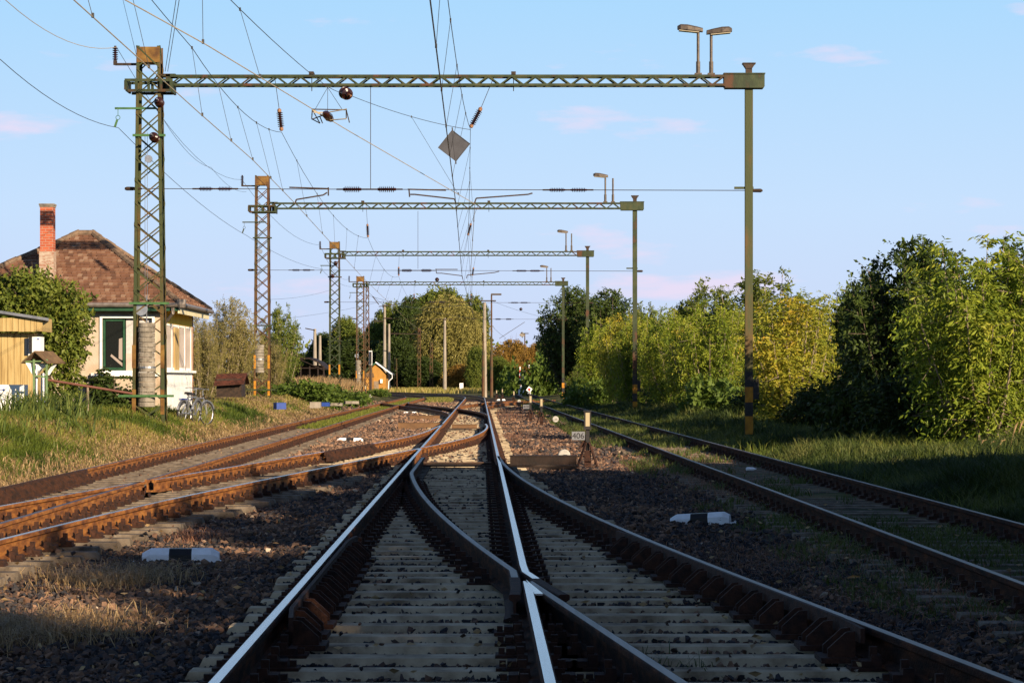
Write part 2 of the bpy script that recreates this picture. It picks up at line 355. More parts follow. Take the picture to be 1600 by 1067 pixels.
# ------------------------------------------------------------------ rails
PROF = [(-.036, -.008), (-.033, -.003), (-.025, 0), (.025, 0), (.033, -.003), (.036, -.008), (.036, -.034), (.010, -.050), (.009, -.140), (.070, -.158), (.072, -.171), (-.072, -.171), (-.070, -.158), (-.009, -.140), (-.010, -.050), (-.036, -.034)]
def sweep(mb, fn, z0, z1, prof=PROF, dx=0, topm=1, step=None):
    zs = [z0]
    while zs[-1] < z1: zs.append(min(z1, zs[-1] + (step or (.6 if zs[-1] < 60 else 1.5))))
    n = len(prof); vs = []
    for z in zs:
        x = (fn(z)) + dx; d = (fn(z + .05) - fn(z - .05)) / .1; l = math.hypot(1, d); nx_, ny_ = 1 / l, -d / l
        for (a, b) in prof: vs.append((x + a * nx_, z + a * ny_, RT + b))
    fs = []; ms = []
    for i in range(len(zs) - 1):
        for k in range(n):
            l = (k + 1) % n; fs.append((i * n + k, i * n + l, (i + 1) * n + l, (i + 1) * n + k)); ms.append(topm if (k == 2 and prof is PROF) else 0)
    fs += [tuple(range(n)), tuple((len(zs) - 1) * n + k for k in range(n))[::-1]]; ms += [0, 0]
    b0 = len(mb.v); mb.v += vs; mb.f += [tuple(i + b0 for i in f) for f in fs]; mb.m += ms
    return mb
CHK = [(-.014, .018), (.014, .018), (.014, -.075), (-.014, -.075)]
def check_rail(parent, fn, side, z0, z1):
    mb = MB(); off = side * .085
    def f2(z):
        t = min(z - z0, z1 - z); return fn(z) + off + side * max(0, .6 - t) * .07
    sweep(mb, f2, z0, z1, [(-.013, .02), (.013, .02), (.013, -.06), (-.013, -.06)])
    o = obj('check_rail', mb, [M['clip'], M['railworn']], parent)
    z = z0 + .2
    while z < z1 - .1:
        x = f2(z) + side * .016
        rb = MB()
        for dz in (-.10, .10):
            rb.prism([(x, z + dz, RT - .005), (x + side * .05, z + dz, RT - .01), (x + side * .15, z + dz, RT - .10), (x + side * .15, z + dz, RT - .165), (x, z + dz, RT - .165)], (0, .025, 0))
        rb.box((x + side * .09, z + .01, RT - .16), (.2, .3, .03)); z += .6
        obj('bracket', rb, M['clip'], o)
def fastenings(parent, fn, zs, skip=lambda z: False, wide=.36):
    mb = MB()
    for z in zs:
        if skip(z): continue
        x = fn(z); mb.box((x, z, .010), (wide, .17, .018))
        for s in (-1, 1):
            if z < 130:
                mb.box((x + s * .088, z, .052), (.065, .13, .065), top=.8); mb.box((x + s * .100, z, .100), (.04, .04, .05))
            if z < 60: mb.box((x + s * .145, z, .036), (.05, .14, .036)); mb.box((x + s * (wide / 2 - .035), z, .034), (.035, .035, .035))
    o = obj('fastening', mb, M['clip'], parent); o['kind'] = 'stuff'
def rail(parent, fn, spans, mats):
    mb = MB()
    for (a, b) in spans: sweep(mb, fn, a, b)
    return obj('rail', mb, mats, parent)
rnd = random.Random(3)
SL = []                                                   # sleeper footprints: y, x0, x1
def sleepers(parent, zs, fl, fr, m, keep=100, zt=0.0, jit=.05, w=.25):
    stuff = MB(); n = 0
    for z in zs:
        a = fl(z) + rnd.uniform(-jit, jit); b = fr(z) + rnd.uniform(-jit, jit); zt_ = zt + rnd.uniform(-.006, .004); y = z + rnd.uniform(-.02, .02); h = .17; w = rnd.uniform(.22, .26)
        SL.append((y, a, b)); mb = MB() if n < keep else stuff; k = rnd.uniform(-.012, .012)
        # bevelled upper edges, slightly skewed
        p = [(-w / 2, -h), (-w / 2, -.045), (-w / 2 + .028, -.0), (w / 2 - .028, -.0), (w / 2, -.045), (w / 2, -h)]
        va = [(a + (.02 if q[1] > -.01 else 0), y + q[0] - k, zt_ + q[1]) for q in p]; vb = [(b - (.02 if q[1] > -.01 else 0), y + q[0] + k, zt_ + q[1]) for q in p]
        nn = len(p); mb.add(va + vb, [tuple(range(nn)), tuple(range(nn, 2 * nn))[::-1]] + [((i + 1) % nn, i, nn + i, nn + (i + 1) % nn) for i in range(nn)])
        if n < keep: obj('sleeper', mb, m, parent)
        n += 1
    if stuff.v: s = obj('sleeper', stuff, m, parent); s['kind'] = 'stuff'
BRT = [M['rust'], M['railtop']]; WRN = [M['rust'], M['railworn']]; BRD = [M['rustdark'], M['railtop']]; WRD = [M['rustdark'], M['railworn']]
FZ = 16.45                                                # near frog
main = thing('railway_track', (ML(12) + .75, 12, 0), 'main straight railway track up the middle, long pale concrete sleepers and shiny rails', 'railway track', 'railway tracks')
side = thing('railway_track', (DR(12) - .75, 12, 0), 'curved track branching off the main line towards the lower right, dark dull rails', 'railway track', 'railway tracks')
cross = thing('railway_track', (CD(30) - .75, 30, 0), 'orange-rusted turnout track curving from the main line to the lower left', 'railway track', 'railway tracks')
left = thing('railway_track', (LA(40) + .75, 40, 0), 'straight rusty track along the sunny grass bank on the left', 'railway track', 'railway tracks')
right = thing('railway_track', (RN(30) + .75, 30, 0), 'shaded overgrown track with grass between its rails below the right-hand trees', 'railway track', 'railway tracks')
far1 = thing('railway_track', (ER(110) - .75, 110, 0), 'short distant turnout leading from the main line left to the rusty side track', 'railway track', 'railway tracks')
far2 = thing('railway_track', (GR(150) - .75, 150, 0), 'distant turnout leading from the main line right to the overgrown track', 'railway track', 'railway tracks')
rail(main, ML, [(7, 42)], BRD); rail(main, ML, [(42, 48.4), (49.1, 117.6), (118.4, 330)], BRT)  # shade-darkened rust up to the shadow edge, plain rust beyond
def wingR(z): return max(MR(z), DL(z) + .078 + max(0, (15.6 - z)) * .06)
def wingL(z): return min(DL(z), MR(z) - .078 - max(0, (15.6 - z)) * .06)
rail(main, MR, [(7, FZ - .12)], BRD); rail(main, wingR, [(FZ + .1, 42)], BRD); rail(main, MR, [(42, 330)], BRT); rail(main, wingR, [(15.3, FZ + .1)], [M['clip'], M['clip']])
rail(side, DL, [(7, FZ - .12)], WRD)
def blade(z): return DL(z) if z < 35.6 else ML(z) + max(o1(z), .175)
def closure(z): return blade(z) if z > FZ + .3 else wingL(z)
rail(side, closure, [(FZ + .2, 42.8)], WRD); rail(side, closure, [(15.3, FZ + .2)], [M['clip'], M['clip']])
rail(side, DR, [(7, 43.5)], WRD)
rail(cross, CB, [(2, 32.5), (33.1, 76)], BRT); rail(cross, CD, [(2, 48.5), (49.2, 76)], BRT)
rail(left, LA, [(7, 330)], WRN); rail(left, LC, [(7, 32.5), (33.1, 133.6), (134.4, 330)], WRN)
rail(right, RN, [(8, 300)], WRD); rail(right, RF, [(8, 300)], WRD)
rail(far1, ER, [(95, 117.6), (118.4, 158)], WRN); rail(far1, EL, [(95, 133.6), (134.4, 158)], WRN)
rail(far2, GL, [(126, 148.5), (149.5, 172)], WRN); rail(far2, GR, [(126, 172)], WRN)
check_rail(main, ML, 1, 13.6, 20.8); check_rail(side, DR, -1, 13.0, 21.5)
check_rail(cross, CB, 1, 45.6, 51.5); check_rail(left, LA, 1, 28.5, 36.5); check_rail(left, LC, -1, 130, 137)
Zs = [8.1 + .6 * i for i in range(400)]
zm = [z for z in Zs if z < 175]
def mainL(z):
    if z < 44: return ML(z) - .50 + (.12 if int(z * 5) % 3 else 0)
    if z < 78: return (CB(z) if MR(z) - CD(z) < 2.2 else ML(z)) - .52
    if 92 < z < 124: return EL(z) - .5
    return ML(z) - .55
def mainR(z):
    if z < 44: return min(DR(z), MR(z) + 2.2) + .50 - (.10 if int(z * 7) % 3 else 0)
    if 124 < z < 150: return GR(z) + .5
    return MR(z) + .36
sleepers(main, zm, mainL, mainR, M['sleeper'], 100)
fastenings(main, ML, [z for z in zm if z < 44], wide=.46); fastenings(main, MR, [z for z in zm if z < 44], lambda z: abs(z - FZ) < 1.5, wide=.46); fastenings(main, ML, [z for z in zm if z > 44], lambda z: abs(z - 48.8) < .6); fastenings(main, MR, [z for z in zm if z > 44])
zd = [z for z in Zs if z < 44]
fastenings(side, DR, zd, wide=.46); fastenings(side, DL, [z for z in zd if z < 36 and abs(z - FZ) > 1.5], wide=.46)
zc = [z for z in Zs if 37.8 < z < 45.2]
sleepers(cross, zc, lambda z: CB(z) - .5, lambda z: min(CD(z) + .5, ML(z) - .7), M['sleeperold'])
fastenings(cross, CD, [z for z in Zs if z < 74 and abs(z - 48.8) > .6]); fastenings(cross, CB, [z for z in Zs if z < 74 and abs(z - 32.8) > .6])
zl = [z for z in Zs if 9 < z < 170]
sleepers(left, zl, lambda z: LA(z) - .5, lambda z: (min(CD(z) + .5, ML(z) - .8) if z < 37.8 else LC(z) + .5), M['sleeperold'], 100, jit=.09)
fastenings(left, LA, zl); fastenings(left, LC, zl, lambda z: abs(z - 32.8) < .6)
zr = [z for z in Zs if 12 < z < 200]
sleepers(right, zr, lambda z: RN(z) - .5, lambda z: RF(z) + .5, M['sleeperold'], 100, zt=.014)
fastenings(right, RN, [z for z in zr if z < 90]); fastenings(right, RF, [z for z in zr if z < 90])
fastenings(far1, ER, [z for z in Zs if 98 < z < 150])
zf = [z for z in Zs if 124 < z < 156]
sleepers(far1, zf, lambda z: EL(z) - .4, lambda z: ER(z) + .5, M['sleeperold'], 20, zt=-.004)
# frog castings (the X where two rails meet)
def frog(parent, z, fa, fb):
    mb = MB(); x = (fa(z - .5) + fb(z - .5)) / 2
    mb.prism([(fa(z) - .004, z, RT + .001), (fb(z - 1.1) - .03, z - 1.1, RT + .001), (fa(z - 1.1) + .03, z - 1.1, RT + .001)], (0, 0, -.012))
    obj("frog", mb, [M["railtop"]], parent); mb = MB(); mb.box((x, z - .2, RT - .15), (.28, 1.8, .03)); obj('frog_base', mb, [M['clip']], parent)
frog(main, FZ, MR, DL); frog(cross, 48.8, CD, ML)
# slide chairs and stretcher bars at the points
for z in [34.5 + .6 * i for i in range(14)]:
    for fn in (ML, MR): mb = MB(); mb.box((fn(z) + .14, z, .035), (.36, .17, .03)); obj('slide_chair', mb, M['iron'], side)
mb = MB(); mb.bar((ML(42.2) + .1, 42.2, .06), (MR(42.2) + 1.4, 42.2, .06), .05, .03); mb.bar((ML(41.2) + .1, 41.4, .05), (MR(41.2) - .05, 41.4, .05), .05, .02); obj('stretcher_bar', mb, M['iron'], side)
mb = MB(); mb.bar((MR(75) + 1.2, 75, .06), (ML(75) - .1, 75, .06), .05, .03); mb.bar((ML(73) + .1, 73, .05), (MR(73) - .05, 73, .05), .05, .02); obj('stretcher_bar', mb, M['iron'], cross)
# wooden/steel cover over the point rodding
t_ = thing('cover_plank', (ML(43.9) + .75, 43.9, 0), 'rusty brown plate lying across the main track just before the shaded sleepers begin', 'cover plate')
mb = MB(); mb.box((ML(43.9) + .76, 43.9, .055), (1.30, .30, .02)); obj('plate', mb, M['brownplate'], t_)
mb = MB(); mb.box((ML(43.7) + .76, 43.735, .01), (1.30, .03, .10)); obj('front_edge', mb, M['darkrust'], t_)

# ------------------------------------------------------------------ ballast stones
def stone_lib(n=14):
    lib = []
    for i in range(n):
        r = np.random.RandomState(100 + i); bm = bmesh.new(); q = r.normal(size=(9, 3)); q /= np.linalg.norm(q, axis=1)[:, None]; q *= r.uniform(.75, 1.15, (9, 1)); q *= np.array([1, .75, .55])
        for p in q: bm.verts.new(p)
        bmesh.ops.convex_hull(bm, input=bm.verts); bm.verts.ensure_lookup_table()
        loose = [v for v in bm.verts if not v.link_faces]
        if loose: bmesh.ops.delete(bm, geom=loose, context='VERTS')
        bmesh.ops.triangulate(bm, faces=bm.faces); bm.verts.index_update()
        lib.append((np.array([v.co[:] for v in bm.verts]), np.array([[v.index for v in f.verts] for f in bm.faces]))); bm.free()
    return lib
LIB = stone_lib()
def rotm(r, n):
    q = r.normal(size=(n, 4)); q /= np.linalg.norm(q, axis=1)[:, None]; a, b, c, d = q.T
    return np.stack([np.stack([1-2*(c*c+d*d), 2*(b*c-a*d), 2*(b*d+a*c)], -1), np.stack([2*(b*c+a*d), 1-2*(b*b+d*d), 2*(c*d-a*b)], -1), np.stack([2*(b*d-a*c), 2*(c*d+a*b), 1-2*(b*b+c*c)], -1)], 1)
_sy = np.array([s[0] for s in SL]); _sa = np.array([s[1] for s in SL]); _sb = np.array([s[2] for s in SL])
_ord = np.argsort(_sy); _sy, _sa, _sb = _sy[_ord], _sa[_ord], _sb[_ord]
def on_sleeper(X, Y):
    res = np.zeros(len(X), bool); lo = np.searchsorted(_sy, Y - .17)
    for k in range(6):
        i = np.clip(lo + k, 0, len(_sy) - 1); res |= (np.abs(_sy[i] - Y) < .145 + (.03 if len(X) > 0 else 0)) & (X > _sa[i] - .03) & (X < _sb[i] + .03)
    return res
vML = np.vectorize(ML); vDL = np.vectorize(DL)
def stones(name, boxes, label):
    r = np.random.RandomState(11); X = []; Y = []; S = []
    for (z0, z1, dens, s0, s1) in boxes:
        area_w = 2 * (.2118 * z1 + 1.2); n = int(dens * area_w * (z1 - z0)); y = r.uniform(z0, z1, n); x = r.uniform(-1, 1, n) * area_w / 2
        k = (np.abs(x) < .2118 * y + 1.2) & (x > vLA(y) - 1.0 - .5 * r.rand(n)) & (x < vRN(y) - .35 - 1.0 * r.rand(n) ** 2 * (y > 20)); x, y = x[k], y[k]
        k = ~(on_sleeper(x, y) & (r.rand(len(x)) > .018)); x, y = x[k], y[k]
        X.append(x); Y.append(y); S.append(r.uniform(s0, s1, len(x)) * r.choice([.7, 1, 1, 1.35], len(x)))
    X = np.concatenate(X); Y = np.concatenate(Y); S = np.concatenate(S); n = len(X); Z = gz(X, Y) + S * .3 + r.uniform(-.01, .012, n)
    os_ = on_sleeper(X, Y); Z[os_] = .012; S[os_] *= .8
    crib = np.zeros(n, bool)
    for a, b in ((ML, MR),):
        va, vb = np.vectorize(mainL)(Y), np.vectorize(mainR)(Y); crib |= (X > va) & (X < vb)
    Z[crib & ~os_] += .002; S[crib] *= .82
    V = []; T = []; RN_ = []; off = 0; Rm = rotm(r, n); which = r.randint(0, len(LIB), n); patch = fbm(X * .8, Y * .5)
    for i, (lv, lf) in enumerate(LIB):
        k = np.where(which == i)[0]
        if not len(k): continue
        v = np.einsum('nij,vj->nvi', Rm[k], lv) * S[k][:, None, None]; v[:, :, 2] *= .85; v += np.stack([X[k], Y[k], Z[k]], -1)[:, None, :]
        nv = len(lv); T.append((lf[None] + (off + np.arange(len(k)) * nv)[:, None, None]).reshape(-1, 3)); V.append(v.reshape(-1, 3)); off += nv * len(k)
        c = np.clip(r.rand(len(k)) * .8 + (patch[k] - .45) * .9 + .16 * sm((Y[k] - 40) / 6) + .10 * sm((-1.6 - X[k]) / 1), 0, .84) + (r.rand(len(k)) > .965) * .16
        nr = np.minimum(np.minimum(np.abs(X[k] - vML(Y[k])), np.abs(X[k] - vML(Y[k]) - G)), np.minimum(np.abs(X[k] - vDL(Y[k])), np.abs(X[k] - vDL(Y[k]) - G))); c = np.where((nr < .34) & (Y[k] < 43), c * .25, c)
        RN_.append(np.repeat(c, len(lf)))
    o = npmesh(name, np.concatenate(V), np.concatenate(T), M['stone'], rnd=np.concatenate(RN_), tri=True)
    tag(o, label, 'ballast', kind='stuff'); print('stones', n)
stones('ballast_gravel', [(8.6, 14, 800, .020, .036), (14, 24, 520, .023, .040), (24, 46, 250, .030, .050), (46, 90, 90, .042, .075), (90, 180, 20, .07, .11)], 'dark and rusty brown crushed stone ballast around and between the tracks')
# ------------------------------------------------------------------ portals
def lattice(mb, cx, cy, z0, z1, w0, w1, dp,  pitch=.56, leg=.075, br=.034, skip=(0, 0)):
    def c(t, sx, sy): 
        hw = (w0 + (w1 - w0) * t) / 2; return Vector((cx + sx * hw, cy + sy * dp / 2, z0 + (z1 - z0) * t))
    for sx in (-1, 1):
        for sy in (-1, 1):
            # angle-iron legs: two thin plates
            a, b = c(0, sx, sy), c(1, sx, sy)
            mb.bar(a - Vector((sx * leg / 2, 0, 0)), b - Vector((sx * leg / 2, 0, 0)), .012 if False else leg, .014, up=(0, 1, 0))
            mb.bar(a - Vector((0, sy * leg / 2, 0)), b - Vector((0, sy * leg / 2, 0)), .014, leg, up=(0, 1, 0))
    n = max(2, int((z1 - z0) / pitch))
    for i in range(n):
        t0, t1 = i / n, (i + 1) / n
        for sy in (-1, 1):
            o = Vector((0, sy * .012, 0))
            if skip[0] < z0 + (z1 - z0) * (t0 + t1) / 2 < skip[1] and sy < 0: continue
            mb.bar(c(t0, -1, sy) + o, c(t1, 1, sy) + o, br, .010, up=(0, 1, 0)); mb.bar(c(t0, 1, sy) + o * 2, c(t1, -1, sy) + o * 2, br, .010, up=(0, 1, 0))
        for sx in (-1, 1):
            o = Vector((sx * .010, 0, 0)); s = 1 if i % 2 else -1
            mb.bar(c(t0, sx, -s) + o, c(t1, sx, s) + o, .012, br, up=(0, 1, 0))
ZT = 9.5
def lamp_head(x, y, z, dx, parent):
    t = MB(); L_ = .66; s = dx
    pts = []
    for k, (a, hw, top) in enumerate([(0, .10, .10), (.16, .13, .125), (.40, .16, .15), (.58, .14, .14), (L_, .06, .09)]):
        px = x + s * (a - .04); zz = z + a * .10
        pts.append([(px, y - hw, zz), (px, y - hw * .8, zz + top * .7), (px, y - hw * .4, zz + top), (px, y + hw * .4, zz + top), (px, y + hw * .8, zz + top * .7), (px, y + hw, zz)])
    n = 6; vs = [p for r_ in pts for p in r_]; fs = []
    for i in range(len(pts) - 1):
        for k in range(n): fs.append((i * n + k, i * n + (k + 1) % n, (i + 1) * n + (k + 1) % n, (i + 1) * n + k))
    fs += [tuple(range(n))[::-1], tuple((len(pts) - 1) * n + k for k in range(n))]
    t.add(vs, fs); h = obj('lamp_head', t, M['lampgrey'], parent)
    g = MB(); g.prism([(x + s * .06, y - .11, z - .005), (x + s * .58, y - .12, z + .047), (x + s * .58, y + .12, z + .047), (x + s * .06, y + .11, z - .005)], (0, 0, -.02)); obj('lamp_glass', g, M['lampglass'], h)
def portal(Z, pl, pr, label, paint, wbase, beamd=.30, two=True):
    xl = (pl - 800) / F * Z; xr = (pr - 800) / F * Z; zb = gz1(xl, Z) - .1; zr = gz1(xr, Z) - .1
    T = thing('catenary_portal', (xl, Z, zb), label, 'portal', 'lattice portals spanning the tracks')
    TOP = {63: 10.2, 108: 10.66, 148.5: 10.05, 194: 9.9}[Z]
    mb = MB(); lattice(mb, xl, Z, zb, TOP + .03, wbase, .60, .52, skip={63: (.8, 3.3), 108: (1.8, 3.3)}.get(Z, (0, 0))); obj('lattice_mast', mb, paint, T)
    mb = MB(); mb.box((xl, Z, TOP - .2), (.60, .56, .40)); obj('mast_head_box', mb, M['ochre'], T)
    mb = MB()
    for sy in (-1, 1):
        y = Z + sy * .33
        mb.box((xl + .02, y, 9.33), (1.24, .05, .07)); mb.box((xl + .06, y, 9.06), (1.16, .05, .07))
        for x in (-.58, -.30, .02, .34, .60): mb.box((xl + x, y, 9.2), (.07, .04, .24))
    mb.box((xl - .56, Z, 9.2), (.05, .66, .3)); mb.box((xl + .62, Z, 9.16), (.05, .66, .3)); obj('bracket', mb, M['greenpaint'], T)
    # bands low on the mast
    mb = MB()
    for sx in (-1, 1):
        for (za, zc_) in ((zb + .3, zb + .95), (zb + 1.5, zb + 2.1)):
            hw = wbase / 2 - .02; mb.box((xl + sx * (hw - .03), Z - .285, (za + zc_) / 2), (.10, .012, zc_ - za)); 
    obj('yellow_band', mb, M['yellow'] if Z > 100 else M['ochre'], T)
    for (zz, wd) in ((3.55 if Z < 70 else 4.0, wbase + .1), (7.9, .75), (1.15, wbase + .5)):
        mb = MB(); mb.box((xl + (-.05 if wd > 1.1 else .03), Z - .33, zz), (wd + .1, .05, .06)); obj('cross_strap', mb, M['brightgreen'] if Z < 70 else M['greenpaint'], T)
    # lattice beam
    mb = MB(); xa, xb = xl + .55, xr - .66; za, zc_ = ZT - .04, ZT - .27
    for sy in (-.15, .15):
        mb.bar((xa, Z + sy, za), (xb, Z + sy, za), .07, .06); mb.bar((xa, Z + sy, zc_), (xb, Z + sy, zc_), .07, .06)
        n = int((xb - xa) / .305); s = (xb - xa) / n
        for i in range(n):
            p, q = ((za, zc_) if i % 2 else (zc_, za)); mb.bar((xa + i * s, Z + sy * 1.05, p), (xa + (i + 1) * s, Z + sy * 1.05, q), .035, .035)
    for i in range(0, n, 2): mb.bar((xa + i * s, Z - .15, za + .0), (xa + (i + 1) * s, Z + .15, za + .0), .03, .03); mb.bar((xa + i * s, Z - .15, zc_), (xa + (i + 1) * s, Z + .15, zc_), .03, .03)
    mb.box((xl + .44, Z, ZT - .02), (.5, .34, .07)); mb.box((xl + .50, Z, ZT - .2), (.12, .34, .40))
    obj('lattice_beam', mb, M['greenpaint'], T)
    for fx in (.255, .62) if two else (.255,):
        mb = MB(); x = xa + (xb - xa) * fx; mb.box((x, Z, ZT + .03), (.12, .40, .08)); mb.tube([(x, Z + .0, ZT + .07), (x, Z, ZT - .42)], .012, 5); obj('hanger', mb, M['iron'], T)
    mb = MB(); mb.box((xr - .13, Z, ZT - .15), (1.05, .36, .33)); mb.box((xr - .13, Z - .01, ZT + .02), (1.08, .40, .03)); mb.box((xr - .13, Z - .01, ZT - .335), (1.0, .40, .04)); obj('beam_end_box', mb, M['greenpaint'], T)
    mb = MB(); mb.box((xr, Z, (zr + ZT) / 2), (.05, .14, ZT - zr - .3)); mb.box((xr, Z - .08, (zr + ZT) / 2), (.20, .02, ZT - zr - .3)); mb.box((xr, Z + .08, (zr + ZT) / 2), (.20, .02, ZT - zr - .3)); mb.box((xr - .07, Z, (zr + ZT) / 2), (.015, .14, ZT - zr - .3))
    mb.box((xr - .13, Z - .02, 6.56), (.5, .06, .06)); obj('pole', mb, paint if Z < 70 else M['greenpaint'], T)
    mb = MB(); mb.box((xr, Z, ZT + .10), (.16, .16, .18)); mb.prism([(xr - .08, Z - .1, ZT + .16), (xr + .08, Z - .1, ZT + .16), (xr + .16, Z - .1, ZT + .28), (xr - .16, Z - .1, ZT + .28)], (0, .2, 0)); mb.box((xr, Z, ZT + .295), (.34, .24, .03)); obj('pole_cap', mb, M['iron'], T)
    mb = MB()
    for (za, zc_) in ((.15, .62), (.98, 1.38)): mb.box((xr, Z - .093, (za + zc_) / 2), (.205, .008, zc_ - za))
    obj('yellow_band', mb, M['yellow'], T)
    mb = MB()
    for (za, zc_) in ((.60, 1.0), (1.36, 1.78)): mb.box((xr, Z - .0925, (za + zc_) / 2), (.204, .007, zc_ - za))
    obj('black_band', mb, M['black'], T)
    mb = MB(); mb.box((xr + .18, Z - .03, 1.30), (.15, .16, .48)); mb.box((xr + .18, Z - .035, 1.56), (.17, .2, .03)); obj('junction_box', mb, M['black'], T)
    # lamps on top of the beam
    for k, (dx, s, hh) in enumerate(((-1.32, -1, 1.14), (-.98, 1, 1.08))):
        x = xr + dx; mb = MB(); mb.tube([(x, Z, ZT), (x, Z, ZT + .35)], .055, 8); mb.tube([(x, Z, ZT + .35), (x, Z, ZT + hh)], .038, 8); mb.box((x, Z, ZT + .02), (.18, .2, .05)); lp = obj('lamp_post', mb, M['lampgrey'], T)
        if k == 0 or Z < 70: lamp_head(x - s * .08, Z, ZT + hh - .02, s, lp)
    # arm and insulator at the mast head, green hanger arm below
    mb = MB(); mb.bar((xl - .9, Z, TOP - .42), (xl - .28, Z, TOP - .42), .06, .06); mb.box((xl - .90, Z, TOP - .38), (.09, .09, .12)); obj('insulator_arm', mb, M['iron'], T)
    mb = MB(); insul(mb, (xl - .90, Z, TOP - .34), (xl - .90, Z, TOP + .06), .075, 6); obj('insulator', mb, M['glaze'], T, smooth=False)
    mb = MB(); mb.bar((xl - .86, Z - .3, 8.6), (xl + .2, Z - .3, 8.6), .05, .05); mb.tube([(xl - .78, Z - .3, 8.58), (xl - .78, Z - .3, 8.42)], .008, 5)
    mb.tube([(xl - .78 + .055 * math.cos(a), Z - .3, 8.36 + .055 * math.sin(a)) for a in np.linspace(0, 6.28, 12)], .008, 4); mb.bar((xl - .80, Z - .3, 8.30), (xl - .86, Z - .3, 8.12), .045, .05); obj('hanger_arm', mb, M['brightgreen'] if Z < 70 else M['greenpaint'], T)
    return T, xl, xr
def insul(mb, a, b, r, n, m=0):
    a = Vector(a); b = Vector(b); L_ = (b - a).length; pr = [(0, r * .45), (L_ * .08, r * .45)]; s = L_ * .84 / n
    for i in range(n): t = L_ * .08 + s * i; pr += [(t, r * .40), (t + s * .35, r), (t + s * .55, r * .98), (t + s * .62, r * .42)]
    pr += [(L_ * .93, r * .45), (L_, r * .4)]; mb.lathe(a, b, pr, 10, m)
def insulator(a, b, label, r=.085, n=8, group='insulators in the overhead wiring', caps=True):
    a = Vector(a); b = Vector(b); T = thing('insulator', b if b.z < a.z else a, label, 'insulator', group); d = (b - a).normalized(); L_ = (b - a).length
    mb = MB(); insul(mb, a + d * .06, b - d * .06, r, n); obj('shed_stack', mb, M['glaze'], T)
    mb = MB(); mb.lathe(a, b, [(0, r * .3), (.03, r * .62), (.09, r * .62), (.10, r * .3)], 8); mb.lathe(b, a, [(0, r * .3), (.03, r * .62), (.09, r * .62), (.10, r * .3)], 8); obj('end_cap', mb, M['terracap'] if r > .06 else M['iron'], T)
    return T
WG = 'overhead wires'
def wire(pts, r, label, name='overhead_wire', sag=0, m='wire', cat='wire', group=WG, seg=10):
    pts = [Vector(p) for p in pts]; q = []
    for i in range(len(pts) - 1):
        for k in range(seg):
            t = k / seg; p = pts[i].lerp(pts[i + 1], t); p.z -= sag * 4 * t * (1 - t) * (1 if not isinstance(sag, list) else 1); q.append(p)
    q.append(pts[-1]); mb = MB(); mb.tube(q, r, 5); o = obj(name, mb, M[m]); own(o, q[0]); tag(o, label, cat, group); return o, q
portals = []
for (Z, pl, pr, lab, pm, wb) in [
    (63, 234, 1170, 'nearest and largest green and rust-brown lattice portal, with two street lamps on its beam', M['olivemast'], .84),
    (108, 410, 992, 'second portal from the camera, rusty orange-brown legs, above the points in the middle', M['rustmast'], .72),
    (148.5, 523, 918, 'third portal back, green-painted lattice leg with yellow feet beside the creeper bush', M['greenpaint'], .70),
    (194, 563, 880, 'farthest of the four lattice portals, rusty leg beside the little orange hut', M['rustmast'], .68)]:
    portals.append(portal(Z, pl, pr, lab, pm, wb))
XL = [p[1] for p in portals]
# tension weights
def weights(px, Z, zc0, zc1, n, label, dx=0):
    x = (px - 800) / F * Z; y = Z - .10; T = thing('tension_weight', (x, y, zc0), label, 'tension weight', 'concrete weight stacks in the portal legs'); h = (zc1 - zc0) / n
    for i in range(n):
        mb = MB(); ox, oy = rnd.uniform(-.012, .012), rnd.uniform(-.012, .012); rr = .225 + rnd.uniform(-.006, .006); z = zc0 + i * h
        mb.lathe((x + ox, y + oy, z), (x + ox, y + oy, z + h), [(0.004, rr - .012), (.016, rr), (h - .016, rr), (h - .004, rr - .012)], 20); obj('weight_disc', mb, M['concrete'], T)
    mb = MB(); mb.lathe((x, y, zc0 + (zc1 - zc0) * .46), (x, y, zc1), [(0, .240), (.05, .240)], 20); mb.tube([(x, y, zc1 - .02), (x, y, zc1 + .7)], .016, 6); obj('clamp_and_rod', mb, M['steel'], T)
    mb = MB()
    for s in (-.03, .03): mb.tube([(x + s, y - .08, zc1 + .6), (x + s, y - .08, 8.0)], .006, 4)
    mb.lathe((x + .06, y - .1, 7.3), (x + .06, y - .04, 7.3), [(0, .10), (.06, .10)], 12); mb.lathe((x - .12, y - .15, zc1 + .35), (x - .12, y - .08, zc1 + .35), [(0, .17), (.03, .17)], 14); obj('cable_and_pulley', mb, M['steel'], T)
weights(230, 63, .86, 3.05, 17, 'tall stack of grey concrete weight discs inside the nearest portal leg')
weights(405, 108, 1.9, 3.15, 10, 'shorter stack of grey concrete weight discs hanging in the second portal leg')
weights(560, 194, 1.2, 3.2, 12, 'small stack of weight discs hanging in the farthest portal leg')
